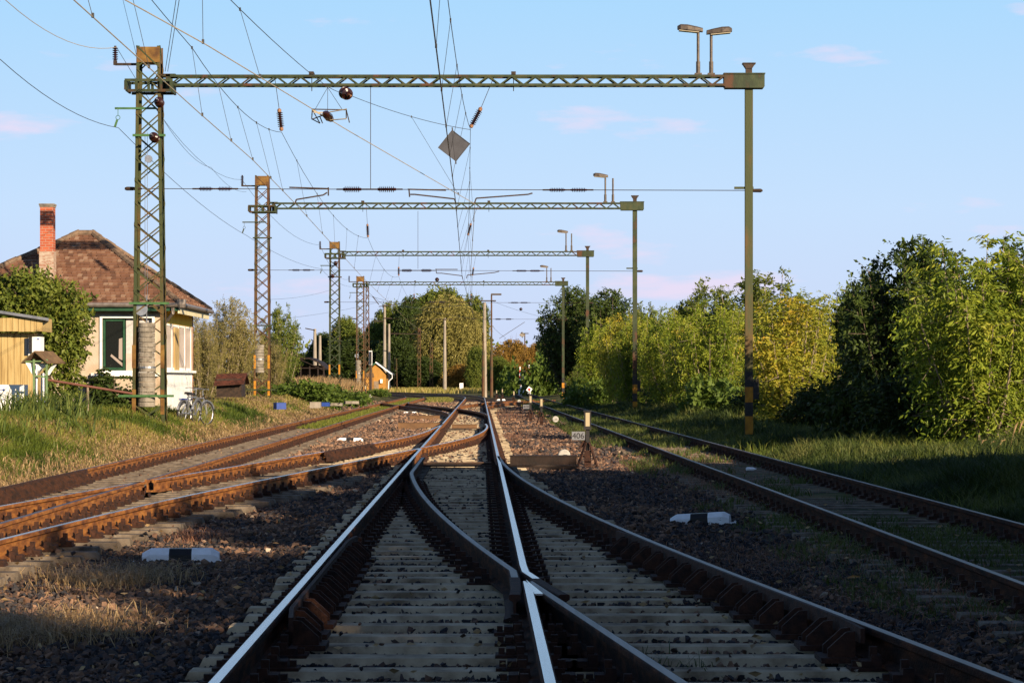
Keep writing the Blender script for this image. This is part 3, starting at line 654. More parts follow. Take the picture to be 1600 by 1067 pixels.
# cross-span wires with insulators and registration arms
ords = ['nearest', 'second', 'third', 'farthest']
def cross_span(i, ins, arms, y):
    Z = portals[i][0] and [63, 108, 148.5, 194][i]; zz = CAMZ + (HY - y) / F * Z; nm = ords[i]
    xl, xr = portals[i][1], portals[i][2]
    o, q = wire([(xl - .62, Z - .02, zz), (xr + .32, Z - .02, zz - .05)], .010, 'horizontal cross-span wire strung below the beam of the %s portal' % nm, 'cross_span_wire', 0, 'iron', 'wire', 'cross-span wires', 2)
    mb = MB(); mb.lathe((xl - .65, Z, zz), (xl - .2, Z, zz), [(0, .03), (.05, .05), (.2, .05), (.45, .02)], 8); obj('wire_clamp', mb, M['iron'], o); mb = MB(); mb.lathe((xr + .36, Z, zz - .05), (xr + .02, Z, zz - .05), [(0, .02), (.05, .05), (.25, .045), (.34, .02)], 8); obj('wire_clamp', mb, M['iron'], o)
    for (a, b, l) in ins:
        X0 = (a - 800) / F * Z; X1 = (b - 800) / F * Z; mid = (X0 + X1) / 2; zt = zz - .05 * (mid - xl) / (xr - xl); g = (X1 - X0) * (.11 if X1 - X0 > 1.2 else .02)
        T = thing('double_insulator', (mid, Z - .02, zt), l, 'insulator', 'double insulators in the cross-span wires')
        for (u, v) in ((X0, mid - g), (mid + g, X1)):
            mb = MB(); insul(mb, (u + .05, Z - .02, zt), (v - .05, Z - .02, zt), .085 if g > .1 else .06, 8); obj('shed_stack', mb, M['glaze'], T)
        mb = MB(); mb.tube([(X0 - .12, Z - .02, zt), (X1 + .12, Z - .02, zt)], .022, 6); obj('core_rod', mb, M['iron'], T)
    for (pts, l) in arms:
        mb = MB(); pp = [[P(a, b, Z - .05) for a, b in seg_] for seg_ in pts]
        for seg_ in pp:
            for k in range(len(seg_) - 1): mb.bar(seg_[k], seg_[k + 1], .035, .035)
        o2 = obj('registration_arm', mb, M['iron']); own(o2, pp[0][0]); tag(o2, l, 'wire arm', 'registration arms holding the wires')
cross_span(0, [(308, 365, 'brown double insulator in the nearest cross-span, close to the left lattice leg'), (533, 622, 'large brown double insulator in the nearest cross-span, midway between the two tracks'), (855, 920, 'brown double insulator in the nearest cross-span, on the right half before the pole')],
    [([[(452, 293), (513, 295)], [(513, 293), (513, 306)], [(511, 301), (505, 305), (463, 312), (461, 318)]], 'thin black wire arm over the left track below the nearest portal'),
     ([[(637, 296), (697, 297.5)], [(639, 296), (640, 308)], [(641, 304), (648, 304), (710, 311), (712, 317)]], 'black wire arm left of the main contact wire below the nearest portal'),
     ([[(832, 302), (825, 304), (744, 310), (741, 319)]], 'black wire arm reaching from the right to the main contact wire, nearest portal')], 295)
cross_span(1, [(455, 487, 'small double insulator in the second cross-span, left of the green lattice leg'), (626, 676, 'brown double insulator in the middle of the second cross-span'), (805, 846, 'flat brown double insulator in the second cross-span, near its right pole')],
    [([[(681, 421), (715, 421)], [(681, 420), (682, 427), (690, 427), (722, 431), (723, 436)]], 'black wire arm left of the contact wire below the second portal'), ([[(780, 424), (772, 426), (730, 430), (729, 435)]], 'black wire arm right of the contact wire below the second portal')], 422)
cross_span(2, [(668, 698, 'tiny dark double insulator in the third cross-span, before the willow'), (797, 826, 'tiny dark double insulator in the third cross-span, right half')],
    [([[(712, 470), (738, 475)]], 'tiny wire arm near the middle of the third cross-span')], 472)
cross_span(3, [(773, 800, 'tiny insulator in the farthest cross-span, beside the tall lamp pole')], [([[(780, 529), (820, 503)]], 'tiny slanting arm at the farthest cross-span, right of the tall lamp pole')], 498)
# vertical drop wires from beams to cross spans
for i, (px, ya, yb) in enumerate([(579, 136, 296), (653, 330, 420)]):
    Z = [63, 108][i]; wire([P(px, ya, Z - .02), P(px, yb, Z - .02)], .009, 'straight vertical wire from the %s beam down to its cross-span' % ords[i], 'drop_wire', 0, 'iron', 'wire', None, 1)
# hanging insulators
H = {}
for (Z, a, b, c, l, r_) in [
    (63, (429, 120), (436, 170), (440, 205), 'brown ribbed insulator hanging from the nearest beam above the left track', .085),
    (63, (772, 120), (752, 168), (735, 200), 'slanting brown insulator hanging from the nearest beam above the main track', .085),
    (108, (572, 321), (574, 350), (575, 371), 'hanging insulator under the second beam above the left track', .08),
    (108, (747, 321), (736, 349), (731, 368), 'hanging insulator under the second beam above the main track', .08),
    (148.5, (624, 392), (623, 417), (623, 431), 'hanging insulator under the third beam, left side', .08),
    (148.5, (745, 392), (740, 418), (738, 431), 'hanging insulator under the third beam, above the main track', .08),
    (194, (647, 443), (647, 459), (647, 467), 'tiny hanging insulator under the farthest beam, left side', .08),
    (194, (736, 443), (736, 460), (736, 468), 'tiny hanging insulator under the farthest beam, right side', .08)]:
    insulator(P(*b, Z), P(*c, Z), l, r_, 8, 'insulators hanging from the beams')
    wire([P(*a, Z), P(*b, Z)], .008, 'short suspension wire holding the ' + l.replace('brown ribbed ', '').replace('slanting brown ', '').replace('hanging insulator', 'insulator'), 'suspension_wire', 0, 'iron', 'wire', None, 1)
# round insulators seen end-on
for (x, y, Z, dx, dy, l) in [(542, 147, 57, .5, -.32, 'round dark insulator seen end-on just under the nearest beam'), (248, 159, 62.3, -.04, .18, 'upper of two round brown insulators on the nearest lattice leg'), (240, 214, 62.3, -.10, .18, 'lower of two round brown insulators on the nearest lattice leg'), (683, 437, 150, .1, -.1, 'tiny round insulator seen end-on below the third beam'), (814, 483, 200, .1, 0, 'tiny round insulator right of the tall lamp pole'), (524, 411, 147.9, -.1, .1, 'upper tiny round insulator on the green third portal leg'), (519, 431, 147.9, -.1, .1, 'lower tiny round insulator on the green third portal leg')]:
    c = P(x, y, Z); d = Vector((dx, -1, dy)).normalized(); T = thing('round_insulator', c - d * .2, l, 'insulator', 'round insulators'); k = .15 if Z < 60 else .125
    mb = MB(); mb.lathe(c - d * .2, c + d * .2, [(0, .05), (.02, k * .7), (.05, k), (.08, k * .6), (.11, k * .95), (.16, k * .6), (.19, k), (.24, k * .92), (.27, k * .5), (.34, .06)], 18); obj('sheds', mb, M['glaze'], T, smooth=False)
    mb = MB(); mb.lathe(c + d * .07, c + d * .26, [(0, k * .45), (.05, k * .4), (.06, .025), (.19, .02)], 10); obj('end_cap', mb, M['terracap'] if Z < 60 else M['steel'], T)
# section insulator hanging under the nearest beam
T = thing('section_insulator', P(515, 184, 44), 'black framed section insulator with runners on the slanting crossover contact wire', 'section insulator'); Zs_ = 43.0
mb = MB()
for a, b in [((488, 171), (542, 172)), ((488, 171), (487, 186)), ((541, 170), (541, 186)), ((541, 172), (546, 192)), ((487, 186), (500, 193)), ((488, 172), (500, 193)), ((500, 183), (504, 193)), ((487, 187), (503, 181))]: mb.bar(P(*a, Zs_), P(*b, Zs_), .018, .018)
obj('frame', mb, M['iron'], T); mb = MB(); mb.lathe(P(506, 176, Zs_ - .3), P(521, 190, Zs_ + .4), [(0, .02), (.15, .07), (.35, .08), (.5, .06), (.62, .03)], 12); obj('insulator_body', mb, M['glaze'], T)
mb = MB(); mb.tube([P(488, 172, Zs_ - .1), P(515, 188, Zs_), P(541, 186, Zs_ - .2)], .010, 5); mb.tube([P(490, 176, Zs_ - .1), P(512, 176, Zs_), P(541, 171, Zs_ - .2)], .010, 5); obj('runner', mb, M['wirebright'], T)
mb = MB()
for a in ((492, 172), (512, 174), (535, 172)): mb.tube([P(512, 137, Zs_), P(*a, Zs_)], .004, 4)
obj('suspension', mb, M['iron'], T)
# catenaries: contact wire + messenger + droppers move together
def line_at(pts, Z):
    for i in range(len(pts) - 1):
        if pts[i].y <= Z <= pts[i + 1].y: return pts[i].lerp(pts[i + 1], (Z - pts[i].y) / (pts[i + 1].y - pts[i].y))
def ext(p, q, Z): return p + (q - p) * ((Z - p.y) / (q.y - p.y))
def catenary(label, con, mes, drops, sags, cm='wirebright', rc=.0085):
    T = thing('overhead_line', con[0], label, 'overhead line', WG)
    mb = MB(); mb.tube(con, rc, 5); obj('contact_wire', mb, M[cm], T)
    q = []
    for i in range(len(mes) - 1):
        for k in range(12): t = k / 12; p = mes[i].lerp(mes[i + 1], t); p.z -= sags[i] * 4 * t * (1 - t); q.append(p)
    q.append(mes[-1]); mb = MB(); mb.tube(q, .007, 5); obj('messenger_wire', mb, M['wire'], T)
    mb = MB(); cl = MB()
    for Z in drops:
        a, b = line_at(q, Z), line_at([Vector(c) for c in con], Z + .0)
        if a and b and a.z > b.z + .05: mb = MB(); mb.tube([a, b], .0042 if Z < 100 else .005, 4); mb.box(b + Vector((0, 0, .02)), (.03, .05, .06)); mb.box(a, (.025, .05, .05)); obj('dropper', mb, M['wire'], T)
c0 = [P(672, 0, 29.8), P(712, 317, 63), P(722, 432, 108), P(735, 478, 148.5), P(742, 504, 194), P(744, 530, 270)]
c0[0] = ext(c0[0], c0[1], 18); 
m0 = [P(706, 0, 40), P(735, 202, 63), P(731, 369, 108), P(738, 432, 148.5), P(736, 468, 194), P(744, 510, 270)]; m0[0] = ext(m0[0], m0[1], 17) + Vector((0, 0, .9))
catenary('overhead line above the main track, twin dark wires running straight away from the camera', c0, m0, [20, 27, 34, 39, 44.5, 50, 55, 66, 73, 80, 88, 96, 103, 115, 124, 133, 142, 156, 165, 175, 185], [.95, .8, .6, .6, .5], 'wire', .011)
c1 = [P(115, 0, 29.6), P(315, 180, 42.4), P(395, 250, 51), P(461, 318, 63), P(565, 432, 108), P(612, 477, 148.5), P(640, 504, 194), P(690, 540, 300)]; c1[0] = ext(c1[0], c1[1], 22)
m1 = [P(242, 0, 38.6), P(300, 75, 42.5), P(440, 207, 63), P(575, 372, 108), P(623, 432, 148.5), P(647, 467, 194), P(692, 520, 300)]; m1[0] = ext(m1[0], m1[1], 24) 
catenary('overhead line above the left rusty track, pale wires descending from the upper left', c1, m1, [31, 36, 42.5, 47, 51, 55.5, 59, 68, 76, 84, 92, 100, 116, 126, 138, 156, 170], [.1, .35, .7, .6, .5, .4])
c2 = [P(195, 0, 29.6), P(325, 72, 34), P(487, 170, 43), P(545, 205, 45.6), P(742, 319, 63), P(829, 430, 108)]; c2[0] = ext(c2[0], c2[1], 22)
c2 = c2[:5] + [P(735, 432, 108)]
m2 = [P(375, 0, 38), P(500, 127, 52), P(541, 147, 57), P(735, 203, 63), P(731, 370, 108)]; m2[0] = ext(m2[0], m2[1], 24)
catenary('overhead line above the crossover, long pale wire slanting from the top left to the middle', c2, m2, [25, 29, 33.7, 38, 60, 70, 80, 90], [.15, .05, .1, .7])
wire([P(8, 0, 49), P(183, 74, 63)], .008, 'upper feeder wire sagging from the top left corner to the nearest mast-head insulator', sag=.35, m='wirebright')
wire([P(0, 93, 48.4), P(185, 200, 62.7), P(385, 368, 107.7), P(501, 420, 148), P(548, 448, 194)], .008, 'lower feeder wire passing under the green hanger arms on the left', sag=.25)
wire([P(183, 76, 63), P(378, 281, 108)], .007, 'slack feeder wire between the insulators of the nearest and second masts', sag=.9)
wire([P(378, 281, 108), P(500, 383, 148.5), P(545, 436, 194)], .008, 'slack feeder wire between the second, third and farthest masts', sag=.7)
wire([P(275, 0, 50), P(258, 112, 62.9)], .008, 'left of two wires dropping steeply from the top edge to the nearest mast', group='steep wires to the nearest mast')
wire([P(280, 0, 50), P(262, 112, 62.9)], .008, 'right of two wires dropping steeply from the top edge to the nearest mast', group='steep wires to the nearest mast')
wire([P(192, 0, 45), P(213, 86, 41)], .004, 'thin dropper from the top edge onto the left contact wire beside the mast box', group=None)
wire([P(257, 190, 62.8), P(330, 262, 90), P(385, 300, 108)], .006, 'thin slack wire from the nearest leg to the second leg', sag=.25)
for k, (a, b, l) in enumerate([((420, 468), (520, 452), 'faint distant power line above the left trees, upper one'), ((420, 500), (600, 470), 'faint distant power line above the left trees, lower one')]): wire([P(*a, 260), P(*b, 330)], .013, l, sag=.3, group='faint distant power lines')
for k, (a, b, Za, Zb, l) in enumerate([((738, 470), (790, 528), 194, 260, 'thin wire fanning right from the farthest beam'), ((880, 445), (912 - 60, 480), 194, 250, 'thin wire running down left from the far right pole'), ((562, 445), (700, 552), 194, 330, 'thin wire from the farthest leg towards the willow'), ((600, 478), (757, 474), 330, 235, 'thin wire between the far concrete poles'), ((563, 458), (760, 500), 194, 235, 'thin low wire crossing behind the farthest portal'), ((880, 443), (840, 530), 194, 215, 'thin steep wire with small insulator by the far right pole'), ((768, 470), (880, 500), 235, 300, 'thin wire from the tall lamp pole towards the right')]):
    wire([P(*a, Za), P(*b, Zb)], .012, l, sag=.3, group='thin wires around the far poles')
# grey diamond plate on the main contact wire, and the pale one far off
def diamond(px, py, Z, s, label, m):
    c = P(px, py, Z); T = thing('diamond_sign', c, label, 'sign', 'diamond plates hung on the contact wire'); mb = MB(); h = s / 2
    a = R(7);  vs = [(c.x + math.cos(a + k * math.pi / 2) * h * (1.0 if k % 2 else 1.02), Z, c.z + math.sin(a + k * math.pi / 2) * h) for k in range(4)]
    mb.prism(vs, (0, .012, 0)); obj('plate', mb, m, T); mb = MB()
    for k in range(4): mb.bar(Vector(vs[k]) + Vector((0, -.006, 0)), Vector(vs[(k + 1) % 4]) + Vector((0, -.006, 0)), .012, .012)
    mb.bar(Vector(vs[1]) + Vector((0, -.004, .06)), Vector(vs[3]) + Vector((0, -.004, -.06)), .03, .006); obj('rim', mb, M['steel'] if Z > 100 else M['signgrey'], T)
diamond(709.5, 228, 53.2, .69, 'large grey diamond-shaped plate hanging on the main contact wire', M['signgrey'])
diamond(816, 523, 250, .62, 'small pale diamond plate far away above the autumn trees', M['polecon'])
# far poles
def far_pole(px, Z, ytop, label, kind='con', arm=None, two=False, lamp=False, grp=None):
    b = base(px, Z); zt = CAMZ + (HY - ytop) / F * Z
    T = thing({'con': 'concrete_pole', 'lat': 'lattice_mast', 'steel': 'lamp_pole'}[kind], (b.x, Z, b.z - .1), label, 'pole', grp); mb = MB()
    if kind == 'con':
        mb.tube([(b.x, Z, b.z - .1), (b.x, Z, zt)], [.26, .15], 10)
        if two: mb.tube([(b.x + .55, Z + 1, b.z - .1), (b.x + .55, Z + 1, zt - 2.6)], [.22, .15], 10)
        obj('post', mb, M['polecon'], T)
    elif kind == 'lat':
        lattice(mb, b.x, Z, b.z - .1, zt, .55, .35, .4, .8, .07, .05); obj('post', mb, M['rustmast'], T)
    else: mb.tube([(b.x, Z, b.z), (b.x, Z, b.z + 4.5), (b.x, Z, b.z + 4.6), (b.x, Z, zt)], [.16, .13, .09, .07], 8); obj('post', mb, M['rustmast'], T)
    for (x0, y0, x1, y1) in arm or []: mb = MB(); mb.bar(P(x0, y0, Z - .2), P(x1, y1, Z - .2), .11, .11); obj('arm', mb, M['iron'], T)
    if lamp: mb = MB(); mb.box((b.x + .45, Z, zt), (1.0, .4, .16)); obj('lamp_head', mb, M['lampgrey'], T)
far_pole(601, 330, 476, 'double concrete catenary pole right of the orange hut', arm=[(582, 463, 592, 476), (592, 479, 618, 476), (584, 502, 600, 502), (600, 497, 612, 497)], two=True)
far_pole(695, 320, 497, 'plain concrete pole standing before the willow', arm=[(679, 499, 708, 499)])
far_pole(757, 240, 473, 'concrete pole left of the tall lamp pole, right of the willow', arm=[(750, 470, 775, 470)])
far_pole(768, 232, 460, 'tall slim lamp pole with a rusty lower half beside a concrete pole', 'steel', lamp=True, arm=[(768, 470, 775, 470)])
far_pole(492, 260, 514, 'concrete pole with hooked crossarm left of the green lattice leg', arm=[(477, 513, 492, 516)])
far_pole(500, 300, 524, 'dark slender pole beside the hooked concrete pole')
far_pole(450, 230, 545, 'short pale post before the dark open shed')
far_pole(655, 360, 512, 'rusty lattice mast in front of the dark trees left of the willow', 'lat', arm=[(608, 521, 657, 522)])
far_pole(674, 360, 535, 'thin lattice mast in the shadow beside the willow', 'lat')
far_pole(574, 280, 447, 'very tall thin lattice mast rising behind the orange hut', 'lat')
far_pole(820, 330, 521, 'tiny distant lamp post above the level crossing', 'steel', arm=[(813, 521, 826, 521)])
far_pole(618, 330, 560, 'small rusty lattice mast in front of the far dark trees', 'lat')
far_pole(755, 235, 520, 'rusty slim signal post beside the concrete pole', 'steel')
far_pole(580, 300, 545, 'small signal mast behind the hut roof', 'steel')
T = thing('railway_signal', base(579, 262), 'small white-edged railway signal head above the hut roof', 'signal'); mb = MB(); mb.box(P(579, 559, 262), (.35, .2, 1.5)); obj('back_board', mb, M['white'], T); mb = MB(); mb.box(P(579, 559, 261.8), (.25, .1, 1.35)); obj('front_board', mb, M['black'], T)
mb = MB(); b = base(579, 262); mb.tube([b, P(579, 565, 262)], .08, 8); obj('post', mb, M['iron'], T)
# ------------------------------------------------------------------ trackside things
def text(body, size, loc, rot, m, parent, name='lettering'):
    cu = bpy.data.curves.new(name, 'FONT'); cu.body = body; cu.size = size; cu.extrude = .002; cu.align_x = 'CENTER'; cu.align_y = 'CENTER'; cu.materials.append(m)
    _t = bpy.data.objects.new('tmp_text', cu); C.objects.link(_t); _me = bpy.data.meshes.new_from_object(_t.evaluated_get(bpy.context.evaluated_depsgraph_get())); bpy.data.objects.remove(_t); o = bpy.data.objects.new(name, _me); C.objects.link(o); o.location = Vector(loc) - OFF.get(parent.name, Vector()); o.rotation_euler = rot; o.parent = parent; return o
def marker(px, py, Z, rz, label, tilt=0):
    x = (px - 800) / F * Z; z = gz1(x, Z) - .012; T = thing('clearance_marker', (0, 0, 0), label, 'track marker', 'black and white concrete track markers')
    for (a, b, mm, nm) in ((-.34, -.10, 'white', 'white_end'), (-.10, .10, 'black', 'black_band'), (.10, .34, 'white', 'white_end')):
        mb = MB(); ea = .07 if a < -.3 else 0; eb = .07 if b > .3 else 0
        def sec(x_, s): return [(x_, -.11 * s, -.05), (x_, .11 * s, -.05), (x_, .11 * s, .085 * s), (x_, .065 * s, .135 * s), (x_, -.065 * s, .135 * s), (x_, -.11 * s, .085 * s)]
        rows = [sec(a, .72 if ea else 1)] + ([sec(a + ea, 1)] if ea else []) + ([sec(b - eb, 1)] if eb else []) + [sec(b, .72 if eb else 1)]
        n = 6; vs = [v for r_ in rows for v in r_]; fs = [tuple(range(n))[::-1], tuple((len(rows) - 1) * n + k for k in range(n))]
        for i in range(len(rows) - 1):
            for k in range(n): fs.append((i * n + k, i * n + (k + 1) % n, (i + 1) * n + (k + 1) % n, (i + 1) * n + k))
        mb.add(vs, fs); obj(nm, mb, M[mm], T, off=Vector((0, 0, 0)))
    r = random.Random(int(px)); mb = MB()
    for k in range(16):
        s = r.choice((-1, 1)); lv, lf = LIB[k % 14]; c = np.array([s * (.33 + r.random() * .12), r.uniform(-.16, .10), r.uniform(-.01, .03)]); mb.add([tuple(c + v * .022) for v in lv], [tuple(f) for f in lf])
    obj('splashed_stone', mb, M['white'], T, off=Vector((0, 0, 0)))['kind'] = 'stuff'
    T.location = (x, Z, z); T.rotation_euler = (0, tilt, rz)
marker(283, 862, 21.6, R(3), 'white concrete marker with black middle band, on dark ballast at the lower left')
marker(1095, 806, 27.5, R(-14), 'slightly tilted white marker with black band in shadow, right of the curved track', R(-4))
marker(547, 686, 64, R(0), 'small sunlit black and white marker on brown ballast beside the crossover rail')
marker(641, 643, 118, R(0), 'tiny black and white marker between the far rails, in front of the brown covers')
marker(783, 623, 200, R(0), 'tiniest black and white marker, far off right of the main rails')
def cover(px0, px1, ytop, ybot, Z, label, m, dep=.35):
    a = P(px0, ybot, Z); b = P(px1, ytop, Z); T = thing('point_cover', ((a.x + b.x) / 2, Z, a.z), label, 'cover box', 'steel covers over the point rods'); mb = MB()
    mb.box(((a.x + b.x) / 2, Z + dep / 2, (a.z + b.z) / 2 - .03), (b.x - a.x, dep, b.z - a.z + .06)); obj('box', mb, m, T)
    mb = MB(); mb.box(((a.x + b.x) / 2, Z + dep / 2, b.z + .008), (b.x - a.x + .03, dep + .03, .014)); obj('lid', mb, m, T)
cover(797, 901, 713, 731, 43.3, 'long black steel cover box lying right of the main track beside the 406 switch stand', M['darkrust'])
cover(622, 687, 661, 671, 80, 'larger brown cover box in sunlit ballast left of the main track', M['brownplate'])
cover(640, 687, 649.5, 657, 98, 'smaller brown cover box behind the larger one', M['brownplate'])
cover(706, 745, 663.5, 667, 76.5, 'thin brown plate across the sleepers between the main rails', M['brownplate'], .3)
def stand(px, ybase, Z, hh, label, num=None, disc=None, frame=True):
    x = (px - 800) / F * Z; z = gz1(x, Z); T = thing('switch_stand', (x, Z, z), label, 'switch stand', 'lantern-topped switch stands')
    zt = z + hh; mb = MB(); mb.box((x, Z, z + .02), (.42, .5, .04))
    if frame:
        for s in (-1, 1):
            mb.bar((x + s * .19, Z - .2, z + .03), (x + s * .03, Z - .04, z + .50), .045, .012); mb.bar((x + s * .19, Z + .2, z + .03), (x + s * .03, Z + .04, z + .50), .045, .012)
        mb.box((x, Z, z + .2), (.12, .14, .3)); mb.bar((x - .14, Z - .16, z + .18), (x + .14, Z - .16, z + .18), .03, .01)
    obj('base_frame', mb, M['clip'], T)
    mb = MB(); mb.tube([(x, Z, z + .05), (x, Z, zt - .30)], .028, 8); mb.box((x, Z, z + .62), (.07, .07, .22)); obj('post', mb, M['black'], T)
    mb = MB(); mb.box((x, Z, zt - .16), (.125, .125, .31)); mb.box((x, Z, zt + .005), (.15, .15, .022)); mb.box((x, Z, zt - .325), (.15, .15, .02)); l = obj('lantern', mb, M['black'], T)
    mb = MB(); mb.box((x, Z - .064, zt - .15), (.075, .006, .25)); obj('pane', mb, M['creamglass'], l)
    if disc:
        dx = disc; mb = MB(); mb.bar((x, Z - .02, z + .24), (x + dx, Z - .02, z + .235), .02, .03); lv = obj('lever', mb, M['iron'], T)
        mb = MB(); c = Vector((x + dx, Z - .02, z + .26)); mb.lathe(c - Vector((0, .05, 0)), c + Vector((0, .05, 0)), [(0, .10), (.012, .112), (.088, .112), (.10, .10)], 24); w_ = obj('counterweight', mb, M['discpaint'], lv)
        mb = MB(); mb.box(c + Vector((0, -.053, -.02)), (.14, .006, .012)); mb.box(c + Vector((.02, -.053, .01)), (.07, .006, .010)); obj('weight_slot', mb, M['black'], lv)
        mb = MB(); mb.prism([(x - .03, Z, z + .45), (x - .18, Z, z + .36), (x - .10, Z, z + .5), (x - .03, Z, z + .60)], (0, .03, 0)); obj('handle_plate', mb, M['clip'], T)
    if num:
        mb = MB(); mb.box((x - .17, Z - .03, z + .62), (.24, .010, .155)); pl = obj('number_plate', mb, M['plategrey'], T); mb = MB(); mb.box((x - .06, Z - .01, z + .62), (.14, .02, .05)); obj('plate_bracket', mb, M['black'], T)
        text(num, .15, (x - .17, Z - .038, z + .615), (R(90), 0, 0), M['black'], T, 'plate_number')
    return T
M['discpaint'] = mat('dull_white_disc', [(.30, .28, .25), (.42, .40, .36)], .7, 0, 12)
M['plategrey'] = mat('number_plate_paint', (.16, .165, .18), .6)
M['creamglass'] = mat('cream_lantern_pane', (.38, .31, .19), .4)
stand(918, 731, 44.6, 1.07, 'nearest switch stand with black lantern and 406 number plate, right of the black cover box', '406', -.43)
stand(829, 659, 94, 1.06, 'left of a close pair of switch stands in the middle distance', '408', None)
stand(846, 665, 86, 1.0, 'right of a close pair of switch stands, white round counterweight beside it', None, .5)
stand(803, 632, 163, .95, 'distant switch stand left of the pair, with small white plate', None, .35)
stand(785, 622, 205, .95, 'tiny black switch stand far right of the main rails', None, None)
stand(776, 622, 215, .8, 'tiniest black switch stand next to the far marker', None, None)
stand(571, 625, 170, 1.0, 'switch stand with small lantern at the foot of the farthest portal leg', None, .35)
# litter
T = obj('plastic_bottle', (lambda mb: (mb.lathe((0, 0, .05), (.24, .06, .05), [(0, .03), (.02, .045), (.15, .045), (.19, .035), (.22, .015), (.25, .015)], 10), mb)[1])(MB()), M['white']); T.location = base(1166, 40.5) + Vector((0, 0, .02)); T.scale = (.7,) * 3; tag(T, 'crumpled pale bottle lying between the rails of the overgrown right-hand track', 'bottle')
def leaf_litter():
    mb = MB(); r = random.Random(4)
    b = base(1322, 19.3) + Vector((0, 0, .05)); mb.add([b, b + Vector((.06, .03, .02)), b + Vector((.13, -.01, .01)), b + Vector((.06, -.04, 0))], [(0, 1, 2, 3)]); o = obj('fallen_leaf', mb, M['yellow']); own(o, b); tag(o, 'single yellow leaf on the dark ballast beside the shaded right-hand track', 'leaf')
leaf_litter()
# ------------------------------------------------------------------ tiled roofs
def roof_plane(mb, rb, A, B, C_, D, rowh=.165, tw=.14, seed=0, jit=1):
    """A-B eave (left to right), D-C_ top edge (may be a point); tiles laid in rows"""
    r = random.Random(seed); A, B, C_, D = map(Vector, (A, B, C_, D)); nrm = (B - A).cross(D - A).normalized()
    H_ = ((D - A) - (B - A).normalized() * (D - A).dot((B - A).normalized())).length; n = int(H_ / rowh)
    for i in range(n):
        t0, t1 = i / n, (i + 1.35) / n; t1 = min(1, t1); l0, r0 = A.lerp(D, t0), B.lerp(C_, t0); l1, r1 = A.lerp(D, t1), B.lerp(C_, t1)
        wid = (r0 - l0).length; k = max(1, int(wid / tw)); u = (r0 - l0).normalized(); sh = (i % 2) * .5 * tw; up = ((D - A) - (B - A).normalized() * (D - A).dot((B - A).normalized())).normalized()
        for j in range(k + 1):
            a = j * tw - sh; b = a + tw * .94; a, b = max(0, a), min(wid, b)
            if b - a < .02: continue
            rise = .042 + r.uniform(-.008, .014) * jit; dz = up * r.uniform(-.02, .02) * jit; skew = u * r.uniform(-.01, .01) * jit; hgt = (t1 - t0) * H_
            p0, p1 = l0 + u * a, l0 + u * b
            q0, q1 = p0 + up * hgt, p1 + up * hgt
            # keep inside hips at the top of each tile
            def cl(p):
                s_ = (p - l1).dot(u); return l1 + u * min(max(s_, 0), (r1 - l1).length)
            q0, q1 = cl(q0), cl(q1)
            tr = nrm * (rise + .018)
            mb.add([p0 + dz + skew, p1 + dz + skew, q1, q0, p0 + dz + skew + tr, p1 + dz + skew + tr, q1 + nrm * .012, q0 + nrm * .012], [(4, 5, 6, 7), (0, 1, 5, 4), (1, 2, 6, 5), (3, 0, 4, 7)])
def facergb(o, seed, clump=4):
    me = o.data; n = len(me.polygons); r = np.random.RandomState(seed); v = np.repeat(r.rand(n // clump + 1), clump)[:n]; me.attributes['rnd'].data.foreach_set('value', v.astype(np.float32))
# ------------------------------------------------------------------ the station house
HZ0, HZ1 = 70.0, 76.0; hx0, hx1 = -15.2, -10.04; hg = .35; he = 3.72
HT = thing('station_house', ((hx0 + hx1) / 2, 73, hg), 'old cream house with brown tile roof and tall brick chimney behind the nearest lattice leg', 'house')
wx0 = hx0 - 1.4
mb = MB()
# front wall with window opening, x from wx0 to hx1
wa, wb_ = P(160, 0, HZ0).x, P(238, 0, HZ0).x; wz0, wz1 = P(0, 579, HZ0).z, P(0, 497, HZ0).z
th = .3
mb.box(((wx0 + wa) / 2, HZ0 + th / 2, (hg + he) / 2), (wa - wx0, th, he - hg)); mb.box(((wb_ + hx1) / 2, HZ0 + th / 2, (hg + he) / 2), (hx1 - wb_, th, he - hg))
mb.box(((wa + wb_) / 2, HZ0 + th / 2, (hg + wz0) / 2), (wb_ - wa, th, wz0 - hg)); mb.box(((wa + wb_) / 2, HZ0 + th / 2, (wz1 + he) / 2), (wb_ - wa, th, he - wz1))
mb.box((wx0 + .15, (HZ0 + HZ1) / 2 + .1, (hg + he) / 2), (th, HZ1 - HZ0 - .4, he - hg)); mb.box(((wx0 + hx1) / 2, HZ1 - .15, (hg + he) / 2), (hx1 - wx0, th, he - hg))
obj('wall', mb, M['cream'], HT)
mb = MB(); sx = hx1 - .10; w0z = P(0, 582, 73).z; zy = P(0, 508, 73).z
mb.box((sx, (HZ0 + HZ1) / 2 + .15, (hg + w0z) / 2), (.202, HZ1 - HZ0 - .604, w0z - hg)); mb.box((sx, HZ1 - .22, (hg + w0z) / 2), (.21, .1, w0z - hg)); obj('side_wall', mb, M['whiterender'], HT)
mb = MB(); mb.box((sx, (HZ0 + HZ1) / 2 + .15, (zy + he) / 2), (.206, HZ1 - HZ0 - .604, he - zy)); obj('yellow_upper_wall', mb, M['yellowrender'], HT)
mb = MB(); mb.box((sx + .07, (HZ0 + HZ1) / 2, w0z + .03), (.32, HZ1 - HZ0 - .2, .07)); obj('side_sill', mb, M['whiterender'], HT)
